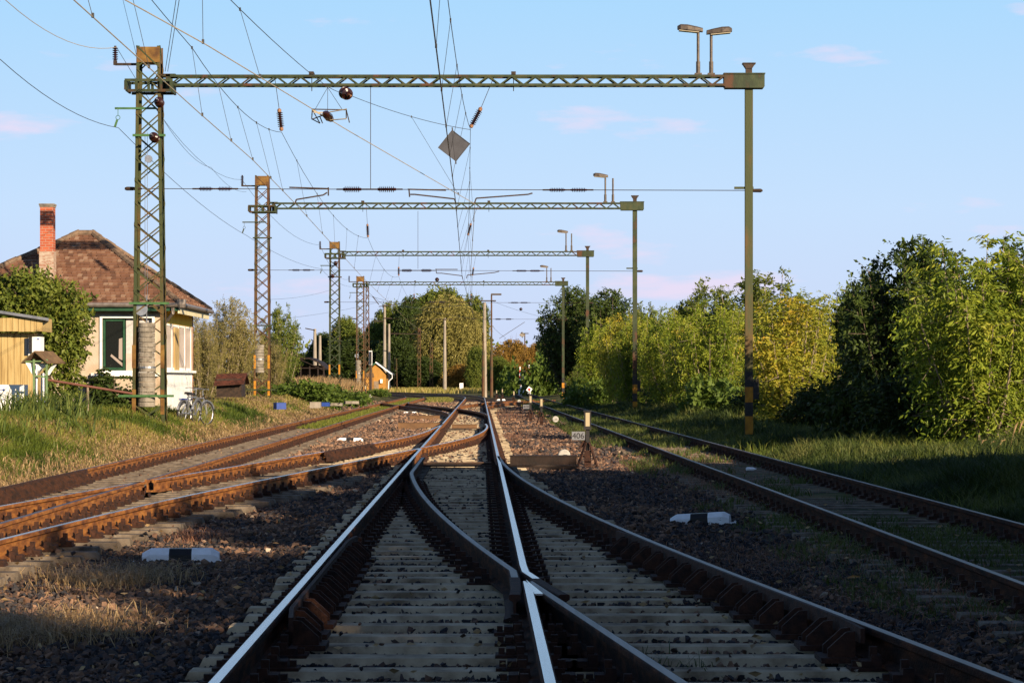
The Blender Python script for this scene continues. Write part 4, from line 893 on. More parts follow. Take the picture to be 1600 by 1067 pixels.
# four tall side windows
zz0, zz1 = w0z + .07, zy
edges = [70.3, 71.6, 73.0, 74.4, 75.75]
for i in range(4):
    a, b = edges[i] + .05, edges[i + 1] - .05; mb = MB(); xw = hx1 - .06
    for yy in (a, b): mb.box((xw, yy, (zz0 + zz1) / 2), (.10, .055, zz1 - zz0))
    for z_ in (zz0 + .035, zz1 - .035): mb.box((xw, (a + b) / 2, z_), (.098, b - a - .09, .07))
    wf = obj('window', mb, M['whiterender'], HT)
    mb = MB(); mb.box((xw + .02, (a + b) / 2, (zz0 + zz1) / 2), (.02, b - a - .09, zz1 - zz0 - .14)); obj('pane', mb, M['curtain'] if 'curtain' in M else M.setdefault('curtain', mat('dusty_pane', [(.40, .33, .27), (.52, .44, .37)], .5, 0, 2)), wf)
    if i == 1: mb = MB(); mb.box((xw + .05, (a + b) / 2 + .1, zz1 - .75), (.05, b - a - .35, 1.3)); s_ = obj('shutter_board', mb, M['wood'], wf)
    mb = MB(); mb.box((hx1 - .03, b + .05, (zz0 + zz1) / 2), (.05, .06, zz1 - zz0)); obj('mullion', mb, mat('brown_mullion', (.22, .09, .06), .7), wf)
mb = MB(); mb.box((hx1 - .1, HZ1 + .03, (hg + he) / 2), (.22, .08, he - hg)); obj('brick_edge', mb, mat('brick_edge', [(.20, .07, .04), (.36, .15, .09)], .9, 0, 14), HT)
# front window
mb = MB(); y = HZ0 - .02; fw = .07
for x in (wa - fw / 2, wb_ + fw / 2): mb.box((x, y + .02, (wz0 + wz1) / 2), (fw, .10, wz1 - wz0 + 2 * fw))
mb.box(((wa + wb_) / 2, y + .02, wz1 + fw / 2), (wb_ - wa, .10, fw)); mb.box(((wa + wb_) / 2, y + .02, wz0 - fw / 2), (wb_ - wa, .10, fw)); wf = obj('window', mb, M['whiterender'], HT)
mb = MB(); mb.box(((wa + wb_) / 2 - .05, HZ0 - .08, wz0 - fw - .05), (wb_ - wa + .5, .2, .09)); obj('sill', mb, M['whiterender'], wf)
mb = MB(); mid = P(196, 0, HZ0).x; yy = HZ0 + .08
for x in (wa + .045, mid - .05): mb.box((x, yy, (wz0 + wz1) / 2), (.065, .06, wz1 - wz0))
for z_ in (wz0 + .045, wz1 - .045): mb.box(((wa + mid) / 2, yy, z_), (mid - wa - .18, .06, .09))
obj('green_sash', mb, M['greenwood'], wf)
mb = MB(); mb.box(((wa + mid) / 2, yy + .01, (wz0 + wz1) / 2), (mid - wa - .18, .02, wz1 - wz0 - .18)); obj('pane', mb, M['glass'], wf)
mb = MB(); mb.box(((wb_ + mid) / 2, yy + .06, (wz0 + wz1) / 2 + .25), (wb_ - mid, .04, wz1 - wz0 - .5)); obj('lace_curtain', mb, mat('lace_curtain', [(.38, .36, .36), (.50, .48, .47)], .8, 0, 9), wf)
mb = MB(); mb.box(((wb_ + mid) / 2, yy + .05, wz0 + .25), (wb_ - mid, .04, .5)); obj('lower_panel', mb, mat('pinkish_panel', (.50, .38, .33), .8), wf)
mb = MB(); mb.prism([(mid - .21, yy - .004, wz0 + .35), (mid - .1, yy - .004, wz0 + .3), (mid - .1, yy - .004, wz0 + .95), (mid - .20, yy - .004, wz0 + .92)], (0, .002, 0)); mb.prism([(mid - .45, yy - .004, wz0 + .42), (mid - .1, yy - .004, wz0 + .12), (mid - .1, yy - .004, wz0 + .22), (mid - .42, yy - .004, wz0 + .48)], (0, .002, 0)); obj('paper_in_window', mb, mat('paper', (.30, .25, .22), .8), wf)
# roof
ex0, ex1, ey0, ey1, ez = -17.1, -9.55, HZ0 - .45, HZ1 + .5, he + .02
ap0, ap1 = Vector((-13.1, 73.0, 5.95)), Vector((-12.65, 73.0, 5.95))
c00, c10, c11, c01 = Vector((ex0, ey0, ez)), Vector((ex1, ey0, ez)), Vector((ex1, ey1, ez)), Vector((ex0, ey1, ez))
mb = MB(); mb.add([c00, c10, c11, c01, ap0, ap1], [(0, 1, 5, 4), (1, 2, 5), (2, 3, 4, 5), (3, 0, 4), (3, 2, 1, 0)]); roof = obj('roof', mb, M['ridge'], HT)
mb = MB(); roof_plane(mb, None, c00, c10, ap1, ap0, seed=1); roof_plane(mb, None, c10, c11, ap1, ap1, seed=2, jit=1.3); roof_plane(mb, None, c01, c00, ap0, ap0, seed=3)
o = obj('roof_tiles', mb, M['tile'], roof); facergb(o, 5)
mb = MB(); r = random.Random(9)
for (a, b) in ((c10, ap1), (c11, ap1), (c00, ap0), (ap0, ap1)):
    n = max(1, int((b - a).length / .28))
    for i in range(n):
        p, q = a.lerp(b, i / n), a.lerp(b, (i + 1.15) / n); j = Vector((0, 0, .035 + r.uniform(-.012, .015))); mb.tube([p + j, q + j + Vector((0, 0, .02))], [.105, .085], 8)
obj('ridge_tiles', mb, M['ridge'], roof)
mb = MB(); mb.box(((ex0 + ex1) / 2, ey0 + .03, ez - .11), (ex1 - ex0 - .1, .04, .16)); mb.box(((ex0 + ex1) / 2, HZ0 - .2, ez - .05), (ex1 - ex0 - .1, .42, .02)); obj('green_fascia', mb, M['greenwood'], roof)
mb = MB(); mb.box((ex1 - .05, (ey0 + ey1) / 2, ez - .15), (.04, ey1 - ey0 - .1, .22)); mb.box((ex1 - .3, (ey0 + ey1) / 2, ez - .04), (.5, ey1 - ey0 - .1, .02)); obj('pale_fascia', mb, mat('pale_fascia', [(.50, .45, .28), (.62, .56, .38)], .8, 0, 5), roof)
mb = MB(); mb.tube([(ex0, ey0 - .05, ez - .02), (ex1 + .08, ey0 - .05, ez - .02)], .07, 8); mb.tube([(ex1 + .06, ey0 - .1, ez - .02), (ex1 + .06, ey1, ez - .02)], .07, 8); mb.lathe((ex1 + .05, ey0 - .05, ez - .1), (ex1 + .05, ey0 - .05, ez + .14), [(0, .1), (.1, .13), (.24, .14)], 10); obj('gutter', mb, M['gutter'], HT)
mb = MB(); mb.tube([(ex1 - .2, ey0 - .05, ez - .1), (ex1 - .2, ey0 - .02, ez - .25), (hx1 + .0, HZ0 - .1, ez - .55), (hx1 - .02, HZ0 - .1, hg + .2)], .05, 8); obj('downpipe', mb, M['gutter'], HT)
# chimney
bm_ = bpy.data.materials.new('chimney_brick'); bm_.use_nodes = True; t = bm_.node_tree; N = t.nodes.new; K = t.links.new; pb = t.nodes['Principled BSDF']; pb.inputs['Roughness'].default_value = .9
tcn = N('ShaderNodeTexCoord'); mpn = N('ShaderNodeMapping'); mpn.inputs[2].default_value = (R(90), 0, 0); K(tcn.outputs['Object'], mpn.inputs[0]); bt = N('ShaderNodeTexBrick'); bt.inputs['Scale'].default_value = 1; bt.inputs['Brick Width'].default_value = .20; bt.inputs['Row Height'].default_value = .075; bt.inputs['Mortar Size'].default_value = .008
bt.inputs[1].default_value = (.40, .085, .03, 1); bt.inputs[2].default_value = (.30, .06, .025, 1); bt.inputs[3].default_value = (.30, .20, .15, 1); K(mpn.outputs[0], bt.inputs[0]); K(bt.outputs[0], pb.inputs['Base Color'])
M['brick'] = bm_
cx0, cz = P(74.5, 0, 70.8).x, 70.8; top = P(0, 322, 70.8).z; midz = P(0, 393, 70.8).z; bot = 3.9
mb = MB(); mb.box((cx0, cz, (top + midz) / 2), (.38, .38, top - midz)); ch = obj('chimney', mb, M['brick'], HT)
mb = MB(); mb.box((cx0, cz, (bot + midz) / 2), (.42, .42, midz - bot)); obj('plastered_base', mb, mat('flaking_plaster', [(.26, .10, .06), (.34, .26, .20), (.42, .34, .27)], .9, 0, 9, .4, 40, stretch=(1, 1, 2)), ch)
mb = MB(); mb.box((cx0, cz, top + .03), (.44, .44, .05)); mb.box((cx0, cz, top - .02), (.41, .41, .05)); obj('cap', mb, M['concrete'], ch)
# ------------------------------------------------------------------ timber cabin at the left edge
KZ = 60.0; kx1 = P(53, 0, KZ).x; kx0 = -15.5; kz0 = .35; kz1 = P(0, 520, KZ).z
KT = thing('timber_cabin', (kx1 - 1.5, KZ + 1, kz0), 'yellow plank-clad cabin with flat metal roof at the left edge', 'cabin')
mb = MB(); mb.box(((kx0 + kx1) / 2, KZ + .6, (kz0 + kz1) / 2), (kx1 - kx0, 1.2, kz1 - kz0)); 
for i in range(24): mb.box((kx1 - .09 - i * .16, KZ - .006, (kz0 + kz1) / 2), (.145, .02, kz1 - kz0 - .02))
obj('plank_wall', mb, M['wood'], KT)
mb = MB(); fx1 = P(67, 0, KZ - .3).x; fz0, fz1 = P(0, 518, KZ - .3).z, P(0, 497, KZ - .3).z
for i in range(30): mb.box((fx1 - .07 - i * .15, KZ - .35, (fz0 + fz1) / 2 + rnd.uniform(-.01, .01)), (.14, .03, fz1 - fz0))
mb.box((fx1 - .02, KZ + .3, (fz0 + fz1) / 2), (.03, 1.2, fz1 - fz0)); mb.box((fx1 - 2, KZ + .3, fz0 + .03), (4, 1.2, .03)); obj('plank_fascia', mb, M['wood'], KT)
mb = MB(); a = P(-20, 482, KZ - .5); b = P(76, 497, KZ - .5); mb.prism([a, b, b + Vector((0, 0, -.07)), a + Vector((0, 0, -.07))], (-.35, 1.8, 0)); obj('metal_roof', mb, M['metalroof'], KT)
mb = MB(); wx, wz = P(44, 0, KZ).x, P(0, 542, KZ).z
mb.box((wx - .03, KZ - .03, wz), (.10, .03, .42)); obj('window_slit', mb, M['glass'], KT); mb = MB(); mb.box((wx + .04, KZ - .035, wz), (.05, .04, .46)); obj('window_jamb', mb, M['whiterender'], KT)
mb = MB(); c = P(59.5, 539, KZ + .1); mb.box(c, (.20, .5, .40)); ac = obj('air_conditioner', mb, M['whiterender'], KT); mb = MB(); mb.box(c + Vector((-.14, -.22, 0)), (.09, .04, .38)); obj('fan_grille', mb, M['black'], ac); mb = MB(); mb.box(c + Vector((.05, -.256, .14)), (.06, .008, .03)); obj('blue_badge', mb, M['blue'], ac)
# white low wall with blue marks
T = thing('low_wall', P(15, 628, 58), 'white low wall panel with small blue markings at the left edge, behind the reeds', 'wall'); mb = MB(); a, b = P(-30, 630, 58), P(43, 601, 58); mb.box(((a.x + b.x) / 2, 58, (a.z + b.z) / 2 - .2), (b.x - a.x, .12, b.z - a.z + .4)); obj('panel', mb, M['cream'] if False else M['whiterender'], T)
mb = MB()
for (x, y, w_, h_) in ((6, 609, 3, 3), (1, 617, 3, 3), (4, 624, 7, 1.2), (3, 609, 6, .8)): mb.box(P(x, y, 57.93), (w_ / 63, .01, h_ / 63))
obj('blue_mark', mb, M['blue'], T)
# notice board with gabled roof
BZ = 57.0; s = BZ / F; T = thing('notice_board', (P(64, 0, BZ).x, BZ, .4), 'small green-framed notice board under a brown gabled roof, in front of the timber cabin', 'notice board')
mb = MB()
for px in (53, 73): q = P(px, 0, BZ); mb.box((q.x, BZ, 1.2), (.045, .05, 1.7))
mb.bar(P(36, 565, BZ), P(72, 564, BZ), .03); mb.bar(P(35, 565, BZ), P(53, 550, BZ), .03); mb.bar(P(53, 550, BZ), P(73, 564, BZ), .03); mb.bar(P(52, 587, BZ), P(74, 589, BZ), .04); obj('green_frame', mb, mat('notice_frame_green', [(.08, .16, .06), (.16, .22, .10)], .7), T)
mb = MB(); ap, bl, br = P(54, 548, BZ - .1), P(33, 566, BZ - .1), P(74, 566, BZ - .1); k = Vector((.24, 1.0, 0)); 
mb.prism([ap, bl, bl + Vector((0, 0, -.03)), ap + Vector((0, 0, -.03))], k); mb.prism([br, ap, ap + Vector((0, 0, -.03)), br + Vector((0, 0, -.03))], k); obj('gabled_roof', mb, M['brownroof'], T)
mb = MB(); mb.prism([P(40, 567, BZ), P(51, 586, BZ), P(60, 584, BZ + .3), P(76, 567, BZ + .3)], (0, .03, 0)); mb.prism([P(70, 586, BZ + .5), P(77, 586, BZ + .5), P(88, 570, BZ + .5), P(84, 567, BZ + .5)], (0, .03, 0)); obj('poster_board', mb, M['whiterender'], T)
mb = MB(); mb.tube([P(57, 630, BZ + .1), P(57, 570, BZ + .1)], .035, 8); mb.tube([P(67, 630, BZ + .3), P(67, 583, BZ + .3)], .05, 8); obj('grey_post', mb, M['steel'], T)
# handrail
T = thing('handrail', P(137, 636, 61), 'brown pipe handrail sloping past the house front to the nearest lattice leg', 'handrail'); mb = MB(); mb.tube([P(72, 593, 61), P(140, 604, 61.2), P(207, 615, 61.4)], .032, 8); obj('top_rail', mb, mat('rail_brown', (.13, .05, .035), .6), T)
mb = MB(); mb.tube([P(137, 642, 61.2), P(137, 603, 61.2)], .03, 8); obj('post', mb, M['woodgrey'], T)
# bicycles
def bicycle():
    T = thing('bicycle', (0, 0, 0), '', 'bicycle', 'bicycles leaning in the grass by the house')
    for x in (-.53, .53):
        mb = MB(); mb.tube([(x + .33 * math.cos(a), 0, .34 + .33 * math.sin(a)) for a in np.linspace(0, 2 * math.pi, 25)[:-1]], .022, 6, closed=True); wh = obj('wheel', mb, M['tyre'], T, off=Vector())
        mb = MB(); mb.tube([(x + .30 * math.cos(a), 0, .34 + .30 * math.sin(a)) for a in np.linspace(0, 2 * math.pi, 25)[:-1]], .012, 4, closed=True)
        for k in range(12): a = k * math.pi / 6; mb.tube([(x, 0, .34), (x + .3 * math.cos(a), 0, .34 + .3 * math.sin(a))], .004, 3)
        obj('rim', mb, M['steel'], wh, off=Vector())
        mb = MB(); pts = [(x + .37 * math.cos(a), 0, .34 + .37 * math.sin(a)) for a in np.linspace(R(20), R(165), 10)]; mb.tube(pts, .03, 5); obj('mudguard', mb, M['steel'], T, off=Vector())
    mb = MB(); bb, seat, head, rear, front = (-.05, 0, .32), (-.2, 0, .80), (.36, 0, .82), (-.53, 0, .34), (.53, 0, .34)
    for a, b in ((bb, seat), (bb, (.38, 0, .7)), (seat, (.36, 0, .78)), (bb, rear), (seat, rear), (head, front), ((.35, 0, .86), (.33, 0, 1.0))): mb.tube([a, b], .022, 6)
    obj('frame', mb, M['steel'], T, off=Vector())
    mb = MB(); mb.tube([(.22, -.28, 1.02), (.34, -.2, 1.04), (.34, .2, 1.04), (.22, .28, 1.02)], .014, 6); obj('handlebar', mb, M['steel'], T, off=Vector())
    mb = MB(); mb.box((-.22, 0, .90), (.26, .16, .06), top=.8); mb.tube([(-.2, 0, .78), (-.21, 0, .9)], .014, 5); obj('saddle', mb, M['black'], T, off=Vector())
    mb = MB(); mb.box((-.55, 0, .74), (.36, .13, .02)); obj('carrier', mb, M['blue'], T, off=Vector())
    return T
bk = bicycle(); bk['label'] = 'white bicycle nearest the house corner, leaning in the grass'
b2 = dup(bk, base(306, 69.2) + Vector((0, 0, .0)), R(62), 1, 'right-hand one of the two bicycles parked by the white house corner')
bk.location = base(294, 68.6) + Vector((0, 0, .0)); bk.rotation_euler = (R(6), 0, R(75))
# tiled shelter
SZ = 92.0; b = P(361, 607, SZ); T = thing('tiled_shelter', (b.x, SZ, b.z), 'low shelter with dark red tiled roof in the grass between the two nearest lattice legs', 'shelter')
mb = MB(); a0, a1, t1, t0 = P(334, 602, SZ), P(381, 599, SZ), P(386, 583, SZ + 1), P(339, 585, SZ + 1); roof_plane(mb, None, a0, a1, t1, t0, .11, .12, 4, .5); mb.prism([a0, a1, t1, t0], (0, 0, -.03)); mb.prism([t0, t1, a1 + Vector((0, 2, 0)), a0 + Vector((0, 2, 0))], (0, 0, -.03)); obj('tiled_roof', mb, mat('dark_red_tile', [(.05, .018, .012), (.11, .035, .022)], .8, 0, attr=1), T)
mb = MB(); mb.box((P(361, 0, SZ + 1).x, SZ + 1, P(0, 606, SZ).z), (.95, 1.4, .7)); obj('dark_box', mb, M['iron'], T)
# crates and blocks
def small_box(px, py, Z, d, m, name, label, cat, rz=0): c = P(px, py, Z); mb = MB(); mb.box((0, 0, d[2] / 2), d, 0, top=.96); mb.box((0, 0, d[2] + .01), (d[0] * 1.0, d[1] * 1.0, .02)); o = obj(name, mb, m); o.location = (c.x, c.y, c.z - d[2] / 2); o.rotation_euler = (0, 0, rz); tag(o, label, cat)
small_box(437, 634.5, 88, (.36, .5, .22), M['blue'], 'plastic_crate', 'small bright blue crate in the dry grass right of the second lattice leg', 'crate', R(20))
small_box(493, 633, 96, (.42, .5, .22), M['polecon'], 'concrete_block', 'pale concrete block at the foot of the third lattice leg', 'block')
small_box(509, 632, 104, (.34, .4, .15), M['blue'], 'scrap_bundle', 'blue scrap beside the pale concrete block', 'scrap')
for k, (px, py, Z, l) in enumerate([(524, 632, 118, 'left grey rubble slab lying below the third lattice leg'), (549, 629, 122, 'right grey rubble slab lying below the third lattice leg')]): small_box(px, py, Z, (.7, .5, .12), M['concrete'], 'rubble_slab', l, 'slab', R(15 * k))
# orange hut
OZ = 320; s = F / OZ; x0, x1 = P(567, 0, OZ).x, P(603, 0, OZ).x; g0 = .0; wt = P(0, 586, OZ).z; apz = P(0, 567, OZ).z; apx = P(587, 0, OZ).x
T = thing('orange_hut', ((x0 + x1) / 2, OZ, g0), 'little orange gabled hut with green bargeboard beside the double concrete pole', 'hut')
mb = MB(); mb.prism([(x0, OZ, g0), (x1, OZ, g0), (x1, OZ, wt), (apx, OZ, apz - .15), (x0, OZ, wt - .3)], (0, 6, 0)); obj('wall', mb, M['orangerender'], T)
mb = MB(); a, b, c = Vector((P(560, 0, OZ).x, OZ - .3, P(0, 588, OZ).z)), Vector((apx, OZ - .3, apz)), Vector((P(613, 0, OZ).x, OZ - .3, P(0, 586, OZ).z))
for p, q in ((a, b), (b, c)): mb.prism([p, q, q + Vector((0, 0, .14)), p + Vector((0, 0, .14))], (0, 6.8, 0))
obj('roof', mb, mat('hut_roof', (.03, .035, .04), .6), T); mb = MB(); mb.bar(a + Vector((0, -.04, 0)), b + Vector((0, -.04, 0)), .05, .22); obj('bargeboard', mb, M['greenwood'], T); mb = MB(); mb.bar(b + Vector((0, -.04, .1)), c + Vector((0, -.04, .1)), .06, .16); mb.tube([c, c + Vector((.0, 0, -.4)), c + Vector((-.45, 0, -.8)), c + Vector((-.5, 0, -1.9))], .06, 6); obj('white_gutter', mb, M['white'], T)
mb = MB(); q = P(576, 0, OZ).x; mb.box((q, OZ - .8, (g0 + P(0, 589, OZ).z) / 2), (1.35, 1.6, P(0, 589, OZ).z - g0)); obj('annex', mb, M['orangerender'], T)
mb = MB(); mb.box((q, OZ - .8, P(0, 586, OZ).z), (1.5, 1.8, .55), top=.85); obj('annex_roof', mb, M['brownroof'], T)
mb = MB(); mb.box((P(588, 0, OZ).x, OZ - .05, .75), (.62, .08, 1.5)); obj('door', mb, M['woodgrey'], T); mb = MB(); mb.box((P(596, 0, OZ).x, OZ - .2, 1.5), (.3, .3, .5)); obj('meter_box', mb, M['white'], T)
# cars
def car(label, paint, loc, rz, van):
    T = thing('parked_car', (0, 0, 0), label, 'car', 'cars parked behind the orange hut'); mb = MB(); L_, W = 4.2, 1.7
    pf = [(-2.1, .35), (2.1, .35), (2.1, .75), (1.95, .92), (1.15, 1.0), (.55, 1.48), (-1.3 if not van else -1.9, 1.50), (-2.0, 1.0), (-2.1, .7)]
    mb.prism([(x, -W / 2, z) for x, z in pf], (0, W, 0)); obj('body', mb, paint, T, off=Vector())
    for s in (-1, 1):
        for (a, b, c_, d) in ((-1.75, -.75, -1.35, -.70), (-.62, .12, -.62, .12), (.2, .98, .2, .52)):
            mb = MB(); y = s * (W / 2 + .006); mb.prism([(a, y, 1.0), (b, y, 1.0), (d, y, 1.42), (c_, y, 1.42)], (0, s * .004, 0)); obj('window', mb, M['glass'], T, off=Vector())
        for x in (-1.3, 1.3):
            mb = MB(); mb.lathe((x, s * (W / 2 - .18), .32), (x, s * (W / 2 + .02), .32), [(0, .32), (.2, .32)], 16); wh = obj('wheel', mb, M['tyre'], T, off=Vector()); mb = MB(); mb.lathe((x, s * (W / 2), .32), (x, s * (W / 2 + .03), .32), [(0, .19), (.03, .18)], 12); obj('rim', mb, M['steel'], wh, off=Vector())
    mb = MB(); mb.prism([(2.0 - .82, -.7, 1.02), (2.0 - .82, .7, 1.02), (.60, .62, 1.45), (.60, -.62, 1.45)], (.03, 0, .02)); obj('windscreen', mb, M['glass'], T, off=Vector())
    mb = MB(); mb.prism([(-2.06, -.7, 1.02), (-2.06, .7, 1.02), (-1.45, .62, 1.45), (-1.45, -.62, 1.45)], (-.03, 0, .02)); obj('rear_window', mb, M['glass'], T, off=Vector())
    for y in (-.62, .62):
        mb = MB(); mb.box((-2.1, y, .85), (.06, .22, .22)); obj('tail_light', mb, M['red'], T, off=Vector()); mb = MB(); mb.box((2.1, y, .75), (.06, .3, .14)); obj('headlight', mb, M['lampglass'], T, off=Vector())
    T.location = loc; T.rotation_euler = (0, 0, rz); T.scale = (1.0,) * 3
car('silver estate car parked left of the dark blue one behind the far bushes', M['carsilver'], base(627, 430), R(170), True)
car('dark blue car parked in front of the silver one', M['carblue'], base(640, 415), R(115), False)
# dark open shed
T = thing('open_shed', (P(478, 0, 235).x, 235, .2), 'dark open-sided shed with shallow arched roof behind the reeds', 'shed'); mb = MB(); pts = [P(441, 575, 235), P(452, 564, 235), P(468, 558.5, 235), (P(483, 558.5, 235)), P(498, 565, 235), P(508, 575, 235)]
mb.prism(pts + [p + Vector((0, 0, -.15)) for p in pts[::-1]], (0, 8, 0)); obj('arched_roof', mb, M['darkrust'], T); mb = MB()
for px in (444, 457, 470, 484, 497, 506): mb.bar(P(px, 605, 235), P(px, 572, 235), .14)
mb.bar(P(442, 575, 235), P(508, 575, 235), .1); mb.bar(P(444, 578, 234.9), P(470, 562, 234.9), .08); mb.bar(P(470, 562, 234.9), P(505, 578, 234.9), .08); obj('frame', mb, M['darkrust'], T)
mb = MB(); mb.box((P(475, 0, 243).x, 243, 1.6), (4.2, .1, 3)); obj('back_wall', mb, M['iron'], T)
# level crossing
def barrier(px, y0, y1, Z, label, lean=0):
    b = base(px, Z); T = thing('crossing_barrier', b, label, 'barrier', 'raised red and white crossing barriers'); a = P(px, y1, Z); c = P(px + lean, y0, Z); n = 7
    mb = MB(); mb.box((b.x, Z, .5), (.35, .3, 1.2)); obj('stand', mb, M['white'], T)
    for i in range(n): mb = MB(); mb.bar(a.lerp(c, i / n), a.lerp(c, (i + 1) / n), .13, .10); obj('stripe', mb, M['red' if i % 2 else 'white'], T)
barrier(812.5, 573, 606, 262, 'left red and white barrier arm raised upright before the autumn trees'); barrier(827, 570, 604, 262, 'right red and white barrier arm raised upright before the autumn trees')
T = thing('crossing_signal', base(818, 262), 'white post with small signal heads between the raised barriers', 'signal'); mb = MB(); mb.tube([base(818, 262), P(818, 580, 262)], .07, 8); obj('post', mb, M['white'], T); mb = MB(); mb.box(P(818, 583, 261.8), (.5, .15, .6)); mb.box(P(820, 592, 261.8), (.35, .15, .5)); obj('signal_head', mb, M['black'], T)
T = thing('shunting_sign', base(827, 180), 'small white diamond sign with red centre low beside the far track', 'sign'); mb = MB(); mb.box((0, 0, 0), (.34, .02, .34)); o = obj('plate', mb, M['white'], T, off=Vector()); o.rotation_euler = (0, R(35), 0); o.location = P(827, 608.5, 180) - OFF[T.name]; mb = MB(); mb.box((0, -.015, 0), (.19, .02, .19)); o = obj('red_square', mb, M['red'], T, off=Vector()); o.rotation_euler = (0, R(35), 0); o.location = P(827, 608.5, 180) - OFF[T.name]
mb = MB(); mb.tube([base(827, 180), P(827, 606, 180)], .03, 6); obj('post', mb, M['iron'], T)
T = thing('kilometre_post', base(721, 330), 'small white post with dark top in the dry grass right of the willow', 'post'); mb = MB(); mb.box(P(721, 603, 330), (.5, .2, .8)); obj('plate', mb, M['white'], T); mb = MB(); mb.box(P(721, 608, 330), (.12, .1, .9)); obj('post', mb, M['polecon'], T)
# ------------------------------------------------------------------ foliage
def leaf_quads(p, d, L_, r, wid=.42):
    n = len(p); d = d / np.linalg.norm(d, axis=1)[:, None]; q = r.normal(size=(n, 3)); s = np.cross(d, q); s /= np.linalg.norm(s, axis=1)[:, None] + 1e-9; L_ = L_[:, None]
    nrm = np.cross(d, s); m = p + d * L_ * .45 + nrm * L_ * .06
    V = np.stack([p, m + s * L_ * wid * .5, p + d * L_ - nrm * L_ * .05, m - s * L_ * wid * .5], 1).reshape(-1, 3)
    return V, np.arange(n * 4).reshape(n, 4)
def crown(name, parent, m, blobs, nshoot, k, leaf, shoot, droop=.35, seed=0, gap=.45, fill=.36, up=.35, wid=.42):
    r = np.random.RandomState(seed); B = np.array(blobs, float); wgt = (B[:, 3] * B[:, 4] + B[:, 3] * B[:, 5]); wgt /= wgt.sum(); N_ = int(nshoot * 1.9)
    bi = r.choice(len(B), N_, p=wgt); u = r.normal(size=(N_, 3)); u /= np.linalg.norm(u, axis=1)[:, None]; rad = r.rand(N_) ** fill
    lump = .62 + .78 * fbm(u[:, 0] * 2.2 + bi * 3.1 + seed, u[:, 2] * 2.2 + u[:, 1] * 1.7 + 5)
    O = B[bi, :3] + u * B[bi, 3:] * (rad * lump)[:, None]
    g = fbm(O[:, 0] * 1.5 + O[:, 2] * .7 + seed * 3, O[:, 2] * 1.5 + O[:, 1] * 1.1 + 20); kk = (g > gap) & (O[:, 2] > .15); O, u, bi, g = O[kk][:nshoot], u[kk][:nshoot], bi[kk][:nshoot], g[kk][:nshoot]; n = len(O)
    D = u * .8 + r.normal(size=(n, 3)) * .45; D[:, 2] += up; D /= np.linalg.norm(D, axis=1)[:, None]; ln = shoot * r.uniform(.5, 1.3, n)
    t = np.tile(np.linspace(.1, 1, k), (n, 1)); pos = O[:, None] + D[:, None] * (ln[:, None] * t)[..., None]; pos[..., 2] -= droop * ln[:, None] * t ** 2 * .8
    sd = np.cross(D, r.normal(size=(n, 3))); sd /= np.linalg.norm(sd, axis=1)[:, None]; sg = np.where(np.arange(k) % 2, 1, -1)[None, :, None]
    dr = D[:, None] * .5 + sd[:, None] * sg * .75 + r.normal(size=(n, k, 3)) * .3; dr[..., 2] -= droop
    V, Q = leaf_quads(pos.reshape(-1, 3), dr.reshape(-1, 3), leaf * r.uniform(.5, 1.45, n * k), r, wid)
    tone = np.clip(r.rand(n) * .55 + r.rand(len(B))[bi] * .3 + (g - .5) * .5, 0, .9); val = np.clip(np.repeat(tone, k) + r.uniform(-.12, .12, n * k), 0, 1)
    return npmesh(name, V, Q, m, parent, rnd=val)
def limbs(mb, blobs, r, n, r0, top):
    n = int(n * 2.2)
    for i in range(n):
        b = blobs[i % len(blobs)]; z0 = r.uniform(.12, .55) * top; a = Vector((r.gauss(0, .05), r.gauss(0, .05), z0))
        c = Vector((b[0] + r.uniform(-.5, .5) * b[3], b[1] + r.uniform(-.5, .5) * b[4], b[2] + r.uniform(-.1, .75) * b[5])); m_ = a.lerp(c, .5) + Vector((0, 0, r.uniform(-.1, .25)))
        mb.tube([a, m_, c, c + (c - m_) * .45 + Vector((0, 0, r0 * 2))], [r0 * .42, r0 * .26, r0 * .13, r0 * .04], 5)
def tree(name, leafm, blobs, nshoot, k, leaf, shoot, bark='bark', trunk=.12, nl=9, seed=0, **kw):
    T = bpy.data.objects.new(name, None); C.objects.link(T); T.location = (0, 0, -500); OFF[T.name] = Vector((0, 0, 0)); top = max(b[2] + b[5] * .6 for b in blobs); r = random.Random(seed)
    mb = MB(); mb.tube([(0, 0, -.3), (r.uniform(-.08, .08), r.uniform(-.08, .08), top * .35), (r.uniform(-.2, .2), 0, top * .7), (r.uniform(-.25, .25), 0, top)], [trunk, trunk * .8, trunk * .45, trunk * .12], 8); limbs(mb, blobs, r, nl, trunk, top)
    obj('trunk', mb, M[bark], T, off=Vector((0, 0, 0))); crown('crown', T, leafm, blobs, nshoot, k, leaf, shoot, seed=seed, **kw); return T
